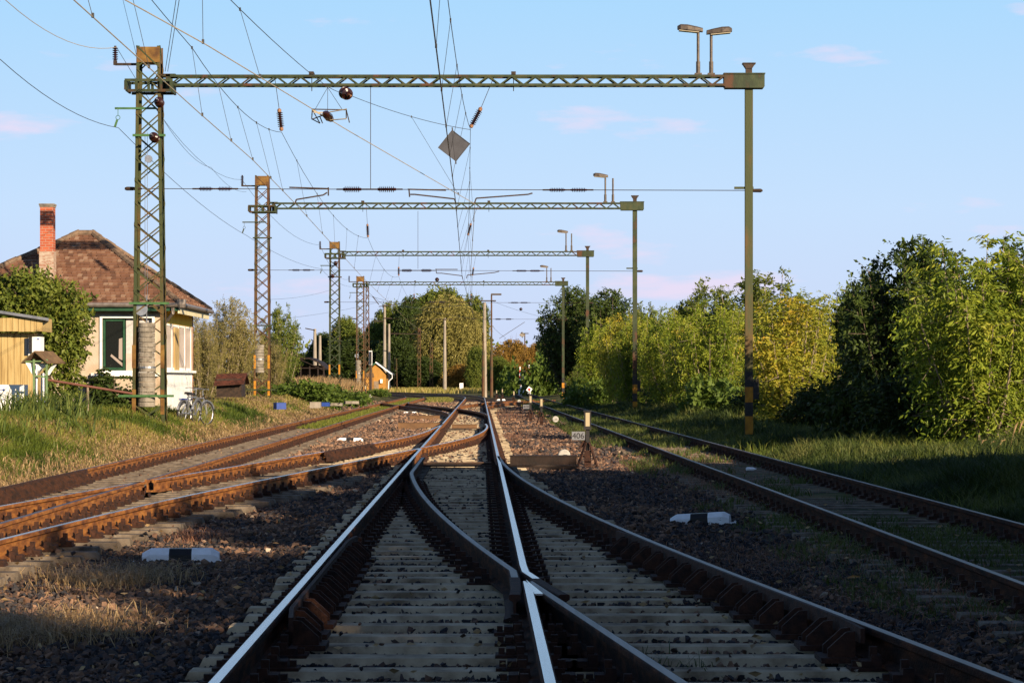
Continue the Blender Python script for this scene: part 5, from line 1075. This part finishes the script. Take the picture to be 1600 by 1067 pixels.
def bushy(name, leafm, seed, H=5.0, Wd=3.6, nb=26, ns=95, k=9, leaf=.13, sh=.55, bark='barkpale', droop=.5, wid=.38, low=.0, up=.25, t0=.12, tone=0):
    """many stems rising from the ground, each with leafy side shoots"""
    T = bpy.data.objects.new(name, None); C.objects.link(T); T.location = (0, 0, -500); OFF[T.name] = Vector((0, 0, 0)); r = np.random.RandomState(seed); mb = MB(); O = []; D = []; L_ = []; tn = []
    for i in range(nb):
        az = r.uniform(0, 2 * np.pi); spread = np.sqrt(r.rand()) * Wd / 2 * .92; h = H * (1.0 - .42 * (spread / (Wd / 2)) ** 2.4) * r.uniform(.82, 1.0); b0 = np.array([np.cos(az), np.sin(az), 0]) * spread * .22
        tip = np.array([np.cos(az) * spread, np.sin(az) * spread, h]) + r.normal(0, .12, 3); mid = b0 * .5 + tip * .5 + np.array([np.cos(az), np.sin(az), 0]) * spread * .18 + r.normal(0, .08, 3)
        ts = np.linspace(0, 1, 8); pts = [(1 - q) ** 2 * b0 + 2 * q * (1 - q) * mid + q * q * tip for q in ts]; r0 = .045 * H / 5 * r.uniform(.7, 1.2)
        mb.tube([Vector(p) for p in pts], [r0 * (1 - .88 * q) for q in ts], 5)
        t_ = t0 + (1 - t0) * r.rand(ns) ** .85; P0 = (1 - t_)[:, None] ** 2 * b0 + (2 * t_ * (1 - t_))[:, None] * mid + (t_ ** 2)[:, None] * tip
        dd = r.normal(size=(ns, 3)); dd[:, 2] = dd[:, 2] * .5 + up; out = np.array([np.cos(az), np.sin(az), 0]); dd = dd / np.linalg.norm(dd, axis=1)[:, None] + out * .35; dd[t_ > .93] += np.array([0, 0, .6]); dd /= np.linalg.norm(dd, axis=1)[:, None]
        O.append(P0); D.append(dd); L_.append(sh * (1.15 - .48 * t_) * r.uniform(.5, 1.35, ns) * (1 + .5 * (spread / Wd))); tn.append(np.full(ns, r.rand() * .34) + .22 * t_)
    O = np.concatenate(O); D = np.concatenate(D); L_ = np.concatenate(L_); tn = np.concatenate(tn); n = len(O)
    for j in r.choice(n, min(n, 260), replace=False): mb.tube([Vector(O[j]), Vector(O[j] + D[j] * L_[j] * .9 + np.array([0, 0, -droop * L_[j] * .5]))], [.010 * H / 5, .004 * H / 5], 3)
    obj('trunk', mb, M[bark], T, off=Vector((0, 0, 0)))
    t = np.tile(np.linspace(.12, 1, k), (n, 1)); pos = O[:, None] + D[:, None] * (L_[:, None] * t)[..., None]; pos[..., 2] -= droop * L_[:, None] * t ** 2 * .8; pos[..., 2] = np.maximum(pos[..., 2], .05 + low)
    sd = np.cross(D, r.normal(size=(n, 3))); sd /= np.linalg.norm(sd, axis=1)[:, None]; sg = np.where(np.arange(k) % 2, 1, -1)[None, :, None]
    dr = D[:, None] * .5 + sd[:, None] * sg * .8 + r.normal(size=(n, k, 3)) * .25; dr[..., 2] -= droop
    V, Q = leaf_quads(pos.reshape(-1, 3), dr.reshape(-1, 3), leaf * r.uniform(.5, 1.4, n * k), r, wid)
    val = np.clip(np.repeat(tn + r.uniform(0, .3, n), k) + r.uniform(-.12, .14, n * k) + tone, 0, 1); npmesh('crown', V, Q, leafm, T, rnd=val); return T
used = set()
def plant(proto, px, Z, h=1, w=None, label='', group=None, rz=0, cat='tree', X=None, g=None):
    x = (px - 800) / F * Z if X is None else X; loc = Vector((x, Z, gz1(x, Z) if g is None else g)); w = w or h; s = (w, w, h)
    if proto.name not in used: used.add(proto.name); o = proto; o.location = loc; o.rotation_euler = (0, 0, rz); o.scale = s
    else: o = dup(proto, loc, rz, s)
    tag(o, label, cat, group); return o
TG = 'trees and tall shrubs along the right side'
# prototypes about 5 m high, branching from the ground
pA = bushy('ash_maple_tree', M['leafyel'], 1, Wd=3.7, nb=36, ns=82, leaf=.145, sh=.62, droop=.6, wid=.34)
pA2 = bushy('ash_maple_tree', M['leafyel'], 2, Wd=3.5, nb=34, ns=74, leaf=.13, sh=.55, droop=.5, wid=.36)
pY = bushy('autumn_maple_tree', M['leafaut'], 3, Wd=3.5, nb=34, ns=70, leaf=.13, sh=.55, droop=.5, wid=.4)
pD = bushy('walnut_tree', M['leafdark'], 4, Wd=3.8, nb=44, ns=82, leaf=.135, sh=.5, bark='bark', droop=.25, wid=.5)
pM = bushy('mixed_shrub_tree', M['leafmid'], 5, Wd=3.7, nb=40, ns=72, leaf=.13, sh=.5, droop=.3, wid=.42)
big = [('p', 1)]
def P_(proto, px, Z, ytop, wpx, label, base_h, base_w, rz=0, grp=TG, cat='tree', name=None):
    x = (px - 800) / F * Z; g = gz1(x, Z); h = (CAMZ + (HY - ytop) / F * Z - g) / base_h; w = wpx / F * Z / base_w; return plant(proto, px, Z, h, w, label, grp, rz, cat)
BH, BW = 4.85, 3.4
P_(pA, 1540, 51, 375, 260, 'bright yellow-green tree closest on the right, drooping sprays of leaves reaching the grass', BH, BW, .3)
P_(pD, 1425, 57, 372, 210, 'dark green tree with glossy leaves and pointed tip, left of the closest bright tree', BH, BW, 1.2)
P_(pD, 1620, 58, 372, 210, 'dark green tree cut by the right edge of the picture', BH, BW, 2.5)
P_(pD, 1368, 66, 428, 120, 'dark bushy tree in shade between the golden tree and the tall dark one', BH, BW, 4)
P_(pY, 1245, 74, 458, 200, 'golden orange-yellow tree just right of the nearest right-hand pole', BH, BW, .5)
P_(pA2, 1312, 80, 446, 130, 'yellow-green tree behind the golden one, before the dark trees', BH, BW, 2)
P_(pM, 1190, 120, 425, 190, 'tall green domed tree rising behind the nearest right-hand pole', BH, BW, 1)
P_(pM, 1110, 126, 442, 120, 'green tree behind the yellow trees, left of the tall dome', BH, BW, 3)
P_(pA2, 1112, 96, 468, 130, 'tall yellow-green tree with pale slender stems, left of the nearest pole', BH, BW, 4)
P_(pA, 1060, 108, 486, 105, 'yellowish tree halfway along the right-hand row', BH, BW, 5)
P_(pA2, 1018, 122, 484, 80, 'yellow-green tree right of the second right-hand pole', BH, BW, .7)
P_(pY, 975, 135, 488, 90, 'yellow bushy tree left of the second right-hand pole', BH, BW, 1.4)
P_(pA, 938, 148, 500, 70, 'yellow-green tree behind the third right-hand pole', BH, BW, 3.3)
P_(pM, 908, 165, 570, 46, 'small pale green bush between the third and farthest poles', BH, BW, 2, cat='bush')
P_(pD, 893, 240, 448, 100, 'dark tree behind the farthest right-hand pole', BH, BW, .9)
P_(pD, 955, 230, 452, 110, 'dark tree with silvery edge right of the farthest pole, beyond the yellow row', BH, BW, 4.1)
P_(pM, 1005, 205, 478, 80, 'mid green tree tops showing behind the yellow row', BH, BW, 5.1)
P_(pA2, 1150, 100, 478, 110, 'yellow-green tree filling the row just left of the nearest pole, behind the sapling bush', BH, BW, 2.2)
P_(pY, 1085, 104, 498, 90, 'shorter golden tree between the yellowish trees of the middle row', BH, BW, 3.1)
P_(pA2, 1040, 118, 478, 80, 'slender taller yellow-green tree behind the middle row', BH, BW, 5.4)
P_(pA, 995, 128, 496, 80, 'yellow-green tree directly left of the second right-hand pole', BH, BW, 4.7)
P_(pD, 1075, 128, 470, 70, 'dark green tree top behind the middle of the row', BH, BW, .2)
P_(pA2, 955, 142, 500, 60, 'yellow-green tree right of the third right-hand pole', BH, BW, 1.1)
# low understorey of the right row
pU = tree('undergrowth_bush', M['leafdark'], [(0, 0, .55, 1.3, 1.1, .7), (.7, -.3, .5, .8, .8, .6), (-.8, .2, .5, .9, .8, .6)], 1500, 7, .12, .35, 'bark', .03, 5, seed=6, droop=.3)
for i, (px, Z, h, w_, l) in enumerate([(1480, 54, 1.3, 1.4, 'dark undergrowth bush below the closest bright tree'), (1395, 60, 1.6, 1.4, 'dark undergrowth bush below the tall dark tree'), (1318, 70, 1.0, 1.2, 'dark undergrowth bush left of the tall dark tree'), (1215, 84, .9, 1.2, 'dark undergrowth bush at the foot of the golden tree'), (1145, 98, 1.2, 1.4, 'dark undergrowth bush left of the nearest pole'), (1080, 112, 1.1, 1.5, 'dark undergrowth bush halfway along the right-hand row'), (1590, 56, 1.5, 1.4, 'dark undergrowth bush at the right edge')]):
    plant(pU, px, Z, h, w_, l, 'undergrowth bushes below the right-hand trees', i * 1.3, 'bush')
plant(pD, 1440, 66, .80, 1.0, 'tall dark thicket filling the gap behind the tall dark tree', None, 1, 'bush'); plant(pD, 1345, 88, .8, 1.0, 'dark thicket behind the golden and dark trees', None, 2, 'bush'); plant(pD, 1160, 112, .8, 1.3, 'dark thicket behind the nearest right-hand pole', None, 3, 'bush')
# trees beside and behind the camera, on the right: they stand in the sun's way
pS = tree('tall_lineside_tree', M['leafmid'], [(0, 0, 3.4, 2.6, 2.6, 2.6), (1, .5, 5.3, 2.0, 2.0, 1.7), (-1, -.5, 5.4, 1.9, 1.9, 1.6), (0, 0, 6.8, 1.3, 1.3, 1.2), (0, 0, 1.8, 2.4, 2.4, 1.6)], 3600, 6, .34, .7, 'bark', .16, 10, seed=8, droop=.2, gap=.36, wid=.6)
for i, (X_, Y_, h) in enumerate(SHADE):
    plant(pS, 0, Y_, h / 8.0, max(.8, h / 8.5), 'tall green lineside tree standing to the right outside the picture, shading the tracks', 'lineside trees outside the picture', i * 1.7, 'tree', X=X_)
# ---- left side
pL = tree('leafy_bush_tree', M['leafmid'], [(0, 0, 2.0, .85, .9, 1.7), (-1.6, 0, 2.9, 1.5, 1.0, 1.0), (-.6, 0, 3.2, 1.0, .9, .8), (.45, -.2, 2.6, .7, .8, 1.0), (-2.4, 0, 2.0, 1.2, 1, 1.2)], 4600, 7, .125, .3, 'bark', .08, 9, seed=9, droop=.25, gap=.34, fill=.3, wid=.6)
plant(pL, 74, 64.5, 1.0, .95, 'dense dark green leafy tree between the timber cabin and the house window', None, 0, 'tree', g=.35)
pO = bushy('olive_shrub_tree', M['leafolive'], 10, H=4.9, Wd=3.7, nb=42, ns=72, leaf=.12, sh=.5, droop=.3, wid=.28)
P_(pO, 350, 100, 452, 105, 'olive-grey feathery tree right behind the house corner', 4.9, 3.6, 0, 'trees behind the house')
P_(pO, 318, 98, 490, 70, 'lower olive tree touching the house corner', 4.9, 3.6, 2, 'trees behind the house')
P_(pO, 392, 118, 500, 60, 'olive shrub behind the second lattice leg', 4.9, 3.6, 4, 'trees behind the house')
P_(pM, 437, 128, 478, 66, 'green and orange leaved tree right of the second lattice leg', BH, BW, 1, 'trees behind the house')
P_(pO, 425, 122, 520, 46, 'small olive and orange tree below the green one by the second leg', BH, BW, 2, 'trees behind the house')
P_(pO, 30, 96, 400, 60, 'thin pale bare-looking tree behind the roof left of the chimney', 4.9, 3.6, 3, 'trees behind the house')
# far trees: larger leaves
def ftree(name, m, blobs, n, leaf, sd_, **kw): return tree(name, m, blobs, n, 6, leaf, leaf * 2.4, 'bark', .3, 8, seed=sd_, **kw)
pW = ftree('willow_tree', M['leafwillow'], [(0, 0, 7, 5.2, 5, 6), (2, 0, 11, 3.4, 3.4, 3.2), (-2.4, 0, 10, 3.2, 3.2, 3.2), (0, 0, 13, 2.6, 2.6, 2), (4.2, 0, 5, 2.4, 2.4, 5), (-4, 0, 4.5, 2.4, 2.4, 4.5)], 9000, .42, 11, droop=1.0, gap=.37, wid=.3, up=-.1)
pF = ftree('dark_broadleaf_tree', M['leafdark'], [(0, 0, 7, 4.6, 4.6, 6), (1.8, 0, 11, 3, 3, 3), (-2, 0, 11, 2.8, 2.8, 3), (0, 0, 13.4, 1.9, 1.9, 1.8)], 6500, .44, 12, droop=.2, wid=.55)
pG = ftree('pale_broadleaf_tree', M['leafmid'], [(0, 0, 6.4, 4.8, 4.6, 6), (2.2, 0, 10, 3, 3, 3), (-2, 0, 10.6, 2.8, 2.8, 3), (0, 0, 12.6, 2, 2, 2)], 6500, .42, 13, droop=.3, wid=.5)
pR = ftree('rusty_autumn_tree', M['leafrust'], [(0, 0, 5.4, 4.8, 4.6, 5), (2.2, 0, 9, 3, 3, 3), (-2, 0, 8.6, 2.8, 2.8, 3), (0, 0, 11.6, 2, 2, 2)], 5500, .40, 14, droop=.3, wid=.45)
FG = 'distant trees beyond the tracks'
for (pr, px, Z, yt, wp, l, bh, bw) in [
    (pW, 702, 385, 466, 138, 'large drooping olive-green willow in the centre', 14.8, 12.2), (pG, 690, 430, 458, 120, 'dark-topped tree rising behind the willow', 14, 11),
    (pF, 640, 410, 472, 60, 'dark tree at the left edge of the willow', 15, 10), (pG, 738, 420, 470, 60, 'paler green tree at the right edge of the willow', 14, 11),
    (pG, 590, 420, 500, 70, 'dark tree behind the orange hut', 15, 10), (pG, 540, 430, 502, 70, 'pale green tree behind the third lattice leg', 14, 11), (pF, 505, 440, 525, 60, 'dark tree left of the third lattice leg', 15, 10),
    (pF, 470, 470, 555, 60, 'low dark tree above the open shed', 15, 10), (pG, 612, 440, 480, 60, 'pale bushy tree top between the hut and the willow', 14, 11),
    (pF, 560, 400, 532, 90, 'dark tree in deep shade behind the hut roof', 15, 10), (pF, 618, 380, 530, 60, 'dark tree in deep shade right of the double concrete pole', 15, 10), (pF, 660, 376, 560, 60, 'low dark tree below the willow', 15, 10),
    (pR, 800, 360, 536, 80, 'autumn tree with orange-brown top above the crossing barriers', 13, 11), (pR, 842, 330, 540, 60, 'rusty orange tree left of the far right dark tree', 13, 11), (pG, 778, 340, 560, 50, 'green bush tree left of the crossing barriers', 14, 11), (pR, 718, 370, 572, 60, 'orange-leaved bush at the foot of the willow', 13, 11), (pG, 745, 350, 545, 36, 'green bush beside the left concrete pole', 14, 11),
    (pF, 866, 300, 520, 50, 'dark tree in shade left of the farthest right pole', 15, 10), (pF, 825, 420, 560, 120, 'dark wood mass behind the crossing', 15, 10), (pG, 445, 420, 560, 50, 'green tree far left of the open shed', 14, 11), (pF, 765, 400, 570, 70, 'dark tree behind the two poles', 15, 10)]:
    P_(pr, px, Z, yt, wp, l, bh, bw, (px * .37) % 6.28, FG)
# far wood closing the horizon
r = np.random.RandomState(77); n = 42000; px_ = r.uniform(-900, 900, n); rowz = 560 + r.rand(n) * 60; topn = 7 + 6 * fbm(px_ * .03, px_ * 0 + 4) + 2 * fbm(px_ * .2, px_ * 0)
pp = np.stack([px_, rowz, topn * r.rand(n) ** .7], -1); Vq, Qq = leaf_quads(pp, r.normal(size=(n, 3)), r.uniform(.8, 1.6, n), r, .7)
o = npmesh('far_woods', Vq, Qq, M['leafmid'], rnd=np.clip(fbm(px_ * .05, pp[:, 2] * .2) * .6 + r.rand(n) * .3, 0, 1)); tag(o, 'continuous line of distant woods along the horizon', 'woods', kind='stuff')
# bright bushes
pB = tree('leafy_creeper_bush', leafmat('leaf_bright_green', [(.045, .08, .012), (.09, .14, .02), (.15, .20, .035)], .35), [(0, 0, .5, 1.2, 1, .6), (.9, 0, .4, .8, .8, .5), (-.9, 0, .4, .8, .8, .5)], 900, 6, .17, .4, 'bark', .03, 4, seed=15, droop=.3, wid=.7)
for (px, Z, h, w_, l) in [(470, 118, .8, 1.1, 'bright green creeper bush left of the third lattice leg'), (510, 126, .85, 1.0, 'bright green creeper bush at the third lattice leg'), (548, 140, .7, 1.0, 'bright green creeper bush between the third and farthest legs'), (448, 122, .55, 1.0, 'low bright green creeper near the blue crate'), (590, 200, .5, .7, 'grey-green bush right of the farthest leg'),
    (850, 255, 3.4, 2.2, 'vivid green bush right of the raised barriers'), (806, 270, 2.2, 1.6, 'small vivid green bush behind the left barrier'), (626, 445, 5, 4, 'bright green bush above the parked cars'), (658, 440, 3, 3, 'low bright green bush right of the parked cars'), (598, 440, 3, 3, 'green bush between the hut and the parked cars'), (1120, 90, 1.2, 1, 'young bright green sapling bush left of the nearest pole'), (923, 140, 1.3, 1.2, 'green weeds beside the third right-hand pole')]:
    plant(pB, px, Z, h, w_, l, 'bright green bushes', px * .1, 'bush')
pI = tree('ivy_bush', M['leafdark'], [(0, 0, .8, .75, .25, .8), (.5, 0, .6, .6, .3, .7), (-.6, .05, .5, .5, .2, .6), (-.9, .1, 1.3, .35, .1, .15), (-.35, .1, 1.35, .18, .1, .5)], 800, 6, .11, .25, 'bark', .03, 8, seed=16, droop=.4, wid=.8)
plant(pI, 180, 69.3, .8, .95, 'dark ivy creeping up the house front below the window', None, 0, 'bush', g=.4)
# reeds and tall weeds
def blades(name, X, Y, hgt, wid, m, lean=.35, label='', seed=0, plume=0, val=None, parent=None, kind='stuff', cat='grass', zoff=0):
    r = np.random.RandomState(seed); n = len(X); hgt = hgt * r.uniform(.55, 1.25, n); a = r.uniform(0, 6.28, n); b = a + r.uniform(-.9, .9, n) + 1.57; z = gz(X, Y) - .03 + zoff
    w_ = wid * r.uniform(.6, 1.3, n); s = np.stack([np.cos(b) * w_ / 2, np.sin(b) * w_ / 2, 0 * w_], -1); d = np.stack([np.cos(a), np.sin(a), 0 * a], -1); ln = (lean * r.uniform(.2, 1.6, n) * hgt)[:, None]
    p0 = np.stack([X, Y, z], -1); p1 = p0 + d * ln * .3 + np.stack([0 * a, 0 * a, hgt * .58], -1); p2 = p0 + d * ln + np.stack([0 * a, 0 * a, hgt * (1 - .25 * lean)], -1)
    V = np.stack([p0 - s, p0 + s, p1 + s * .8, p1 - s * .8, p2 + s * .12, p2 - s * .12], 1).reshape(-1, 3); i = np.arange(n)[:, None] * 6
    Q = np.concatenate([i + np.array([[0, 1, 2, 3]]), i + np.array([[3, 2, 4, 5]])], 0); v = val if val is not None else r.rand(n); v = np.clip(v + r.uniform(-.15, .15, n), 0, 1)
    o = npmesh(name, V, Q, m, parent, rnd=np.concatenate([v, v])); 
    if kind: tag(o, label, cat, kind=kind)
    return o
def field(n, y0, y1, xf0, xf1, seed, pw=2.0):
    r = np.random.RandomState(seed); u = r.rand(n); y = y0 * (y1 / y0) ** u if pw else r.uniform(y0, y1, n); a, b = xf0(y), xf1(y); x = a + (b - a) * r.rand(n); return x, y
fr = lambda y: -.2118 * y - 1.5
# left bank
x, y = field(210000, 27, 130, lambda y: np.maximum(fr(y), -40), lambda y: vLA(y) - .75, 21)
clump = fbm(x * .45, y * .3); dry = fbm(x * .25 + 40, y * .18 + 3); near = sm((vLA(y) - .8 - x) / 1.6)
k = (np.random.RandomState(1).rand(len(x)) < .35 + clump) & (x > -.2118 * y - 1.5); x, y, clump, dry, near = [q[k] for q in (x, y, clump, dry, near)]
val = np.clip((dry - .36) * 2.3 + (clump < .42) * .15, 0, 1) * .95
blades('bank_grass', x, y, (.12 + .26 * clump) * (.35 + .65 * near) * np.where(dry > .55, .8, 1), .012 + y * .00022, M['grass'], .45, 'green and straw-coloured grass on the sunny bank at the left', 22, val=val)
x, y = field(60000, 27, 120, lambda y: vLA(y) - 5.5, lambda y: vLA(y) - .6, 23); dd = fbm(x * .25 + 40, y * .18 + 3); k = (dd > .46) | (x > vLA(y) - 1.8) & (np.random.RandomState(2).rand(len(x)) < .5); x, y = x[k], y[k]
blades('bank_straw', x, y, .26, .009 + y * .0002, M['straw'], .9, 'dry straw-coloured grass patches on the left bank', 24)
# grass between left track rails further off and between tracks
x, y = field(26000, 78, 210, lambda y: vLA(y) + .1, lambda y: vLA(y) + 1.4, 25); blades('track_grass', x, y, .20 + 0 * x, .03, M['grass'], .4, 'low green grass growing between the rails of the left track', 26, val=.3 + .2 * np.random.rand(len(x)))
x, y = field(9000, 175, 215, lambda y: np.vectorize(LC)(y) + .5, lambda y: np.vectorize(ML)(y) - 1.0, 27); blades('far_track_grass', x, y, .24 + 0 * x, .05, M['grass'], .4, 'green grass patch between the far converging tracks', 28)
x, y = field(24000, 312, 430, lambda y: -.12 * y, lambda y: -.012 * y, 29); blades('far_meadow_grass', x, y, .7 + 0 * x, .10, M['grass'], .3, 'pale tall grass beyond the curve of the main track', 30, val=.5 + .5 * np.random.rand(len(x)))
# tall reeds by the notice board
r = np.random.RandomState(31); n = 700; x = P(72, 0, 55).x + r.normal(0, .5, n); y = 55 + r.normal(0, .8, n); blades('reed_clump', x, y, .8 + 0 * x, .045, M['reed'], .55, 'tall green reeds growing in front of the notice board', 32)
n = 260; x = r.uniform(P(-10, 0, 50).x, P(130, 0, 50).x, n); y = r.uniform(42, 56, n); blades('reed_patch', x, y, .55 + 0 * x, .035, M['reed'], .6, 'scattered green reeds on the bank at the left edge', 33)
# plume reeds before the shed
n = 5200; x = r.uniform(P(425, 0, 150).x, P(535, 0, 150).x, n); y = r.uniform(145, 175, n); blades('plume_reeds', x, y, 1.3 + 0 * x, .075, M['straw'], .3, 'pale plumed reeds in front of the open shed', 34, val=.2 + .5 * r.rand(n), zoff=-.2)
n = 5200; x = r.uniform(P(395, 0, 135).x, P(535, 0, 135).x, n); y = r.uniform(130, 150, n); blades('reed_bank', x, y, .8 + 0 * x, .06, M['reed'], .4, 'grey-green weeds below the plumed reeds', 35, zoff=-.1)
# right verge
x, y = field(230000, 17, 180, lambda y: vRF(y) + .45, lambda y: np.minimum(.2118 * y + 1.5, vRF(y) + 8.5), 41); c2_ = fbm(x * .5, y * .35)
k = (x < .2118 * y + 1.5) & (np.random.RandomState(3).rand(len(x)) < .3 + c2_ * 1.1); x, y, c2_ = x[k], y[k], c2_[k]
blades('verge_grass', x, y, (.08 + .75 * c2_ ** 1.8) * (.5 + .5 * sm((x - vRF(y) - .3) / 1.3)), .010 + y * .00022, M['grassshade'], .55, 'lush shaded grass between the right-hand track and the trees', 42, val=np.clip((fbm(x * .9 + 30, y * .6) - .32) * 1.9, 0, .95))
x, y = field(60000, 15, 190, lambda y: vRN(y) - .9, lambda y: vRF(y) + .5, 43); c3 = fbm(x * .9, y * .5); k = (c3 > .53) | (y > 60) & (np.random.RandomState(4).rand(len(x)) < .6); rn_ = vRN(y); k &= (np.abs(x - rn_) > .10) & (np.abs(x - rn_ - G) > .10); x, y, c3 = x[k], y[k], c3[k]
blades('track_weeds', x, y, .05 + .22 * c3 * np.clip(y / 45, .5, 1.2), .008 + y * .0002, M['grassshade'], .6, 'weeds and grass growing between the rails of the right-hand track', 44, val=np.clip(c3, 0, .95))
x, y = field(16000, 20, 120, lambda y: vRF(y) + .6, lambda y: vRF(y) + 5, 47); cc = fbm(x * .6 + 9, y * .4); k = (cc > .50) & (x < .2118 * y + 1.5); x, y = x[k], y[k]
blades('seed_heads', x, y, .34 + 0 * x, .006 + y * .00015, M['grass'], .5, 'paler seed-headed grass tufts in the right verge', 48, val=.1 + .4 * np.random.RandomState(5).rand(len(x)))
# plumes by the right edge
r = np.random.RandomState(45); 
for i, (px, py) in enumerate([(1583, 672), (1592, 668), (1545, 692), (1530, 690), (1560, 690)]):
    c = P(px, py, 46); T = thing('reed_plume', c - Vector((0, 0, .4)), 'pale reed plume leaning below the closest bright tree, %s from the right edge' % ['second', 'first', 'fourth', 'fifth', 'third'][i], 'reed plume', 'pale reed plumes at the right edge'); mb = MB(); t_ = c + Vector((.10 if i < 2 else .14, 0, .16 if i < 2 else .04)); mb.tube([c - Vector((.1, 0, .5)), c - Vector((0, 0, .1))], .006, 4); obj('stalk', mb, M['straw'], T); mb = MB(); mb.tube([c - Vector((0, 0, .1)), c.lerp(t_, .5), t_], [.008, .022, .004], 6); obj('plume', mb, M['straw'], T)
# dry grass tufts on the lower left ballast
def tuft(cx, cy, rx, ry, n, h, m, label, seed, name='dry_tuft'):
    r = np.random.RandomState(seed); x = cx + r.normal(0, rx, n); y = cy + r.normal(0, ry, n); o = blades(name, x, y, h + 0 * x, .006, m, 1.3, label, seed, kind=None); o['label'] = label; o['category'] = 'grass tuft'; o['group'] = 'dry grass tufts on the ballast'; return o
for i, (px, py, rx, ry, n, h, m, l) in enumerate([(180, 905, .28, .55, 2300, .20, 'straw', 'round tuft of dry straw grass left of the nearest white marker'), (60, 985, .32, .5, 3000, .20, 'straw', 'large tuft of dry straw grass at the bottom left corner'), (300, 838, .15, .5, 500, .16, 'reddry', 'wispy reddish grass behind the nearest white marker'), (1230, 880, .5, 1.6, 2500, .13, 'reddry', 'dry brownish grass on the shaded ballast right of the curved track'),
    (1040, 730, .7, 4, 3200, .16, 'reddry', 'brownish dry grass around the foot of the 406 switch stand'), (1130, 770, .5, 3, 2600, .14, 'reddry', 'dull dry grass beside the tilted shaded marker'), (1500, 960, .5, 1.4, 1500, .14, 'reddry', 'dry twiggy grass at the lower right corner'), (1380, 900, .4, 1.5, 1300, .14, 'grassshade', 'thin green weeds beside the near rail of the right track'), (800, 652, .30, 5, 1100, .26, 'reddry', 'reddish weed clump right of the main rails, far'), (800, 685, .28, 2, 700, .22, 'reddry', 'dark reddish weed clump right of the main rails, nearer'), (955, 690, .35, 3, 1500, .18, 'straw', 'pale dry grass right of the 406 switch stand'), (1005, 1052, .25, .3, 160, .16, 'grassshade', 'few thin grass blades between sleepers at the bottom right')]):
    Z = 1.6 * F / (py - 595); tuft((px - 800) / F * Z, Z, rx, ry, n, h, M[m], l, 60 + i)
r = np.random.RandomState(90); n = 9000; y = r.uniform(44, 150, n); x = np.vectorize(MR)(y) + .7 + r.rand(n) * (vRN(y) - np.vectorize(MR)(y) - 1.2); k = fbm(x * .8, y * .25) > .53; x, y = x[k], y[k]
blades('ballast_weeds', x, y, .13 + 0 * x, .015 + y * .0001, M['reddry'], 1.0, 'reddish-brown dry weeds scattered over the sunlit ballast', 91)

# loose leaves and twigs blown over the sleepers and ballast
r = np.random.RandomState(95); n = 1100; y = 9 * (60 / 9) ** r.rand(n); x = r.uniform(-1, 1, n) * (.2118 * y + 1); k = (x > vLA(y) - 1) & (x < vRN(y) + 1); x, y = x[k], y[k]; n = len(x)
p_ = np.stack([x, y, gz(x, y) + .075 + .02 * r.rand(n)], -1); d_ = r.normal(size=(n, 3)); d_[:, 2] *= .2; Vq, Qq = leaf_quads(p_, d_, r.uniform(.03, .075, n), r, .5)
o = npmesh('leaf_litter', Vq, Qq, M['straw'], rnd=r.rand(n)); tag(o, 'small dry leaves scattered over the sleepers and ballast', 'leaves', kind='stuff')
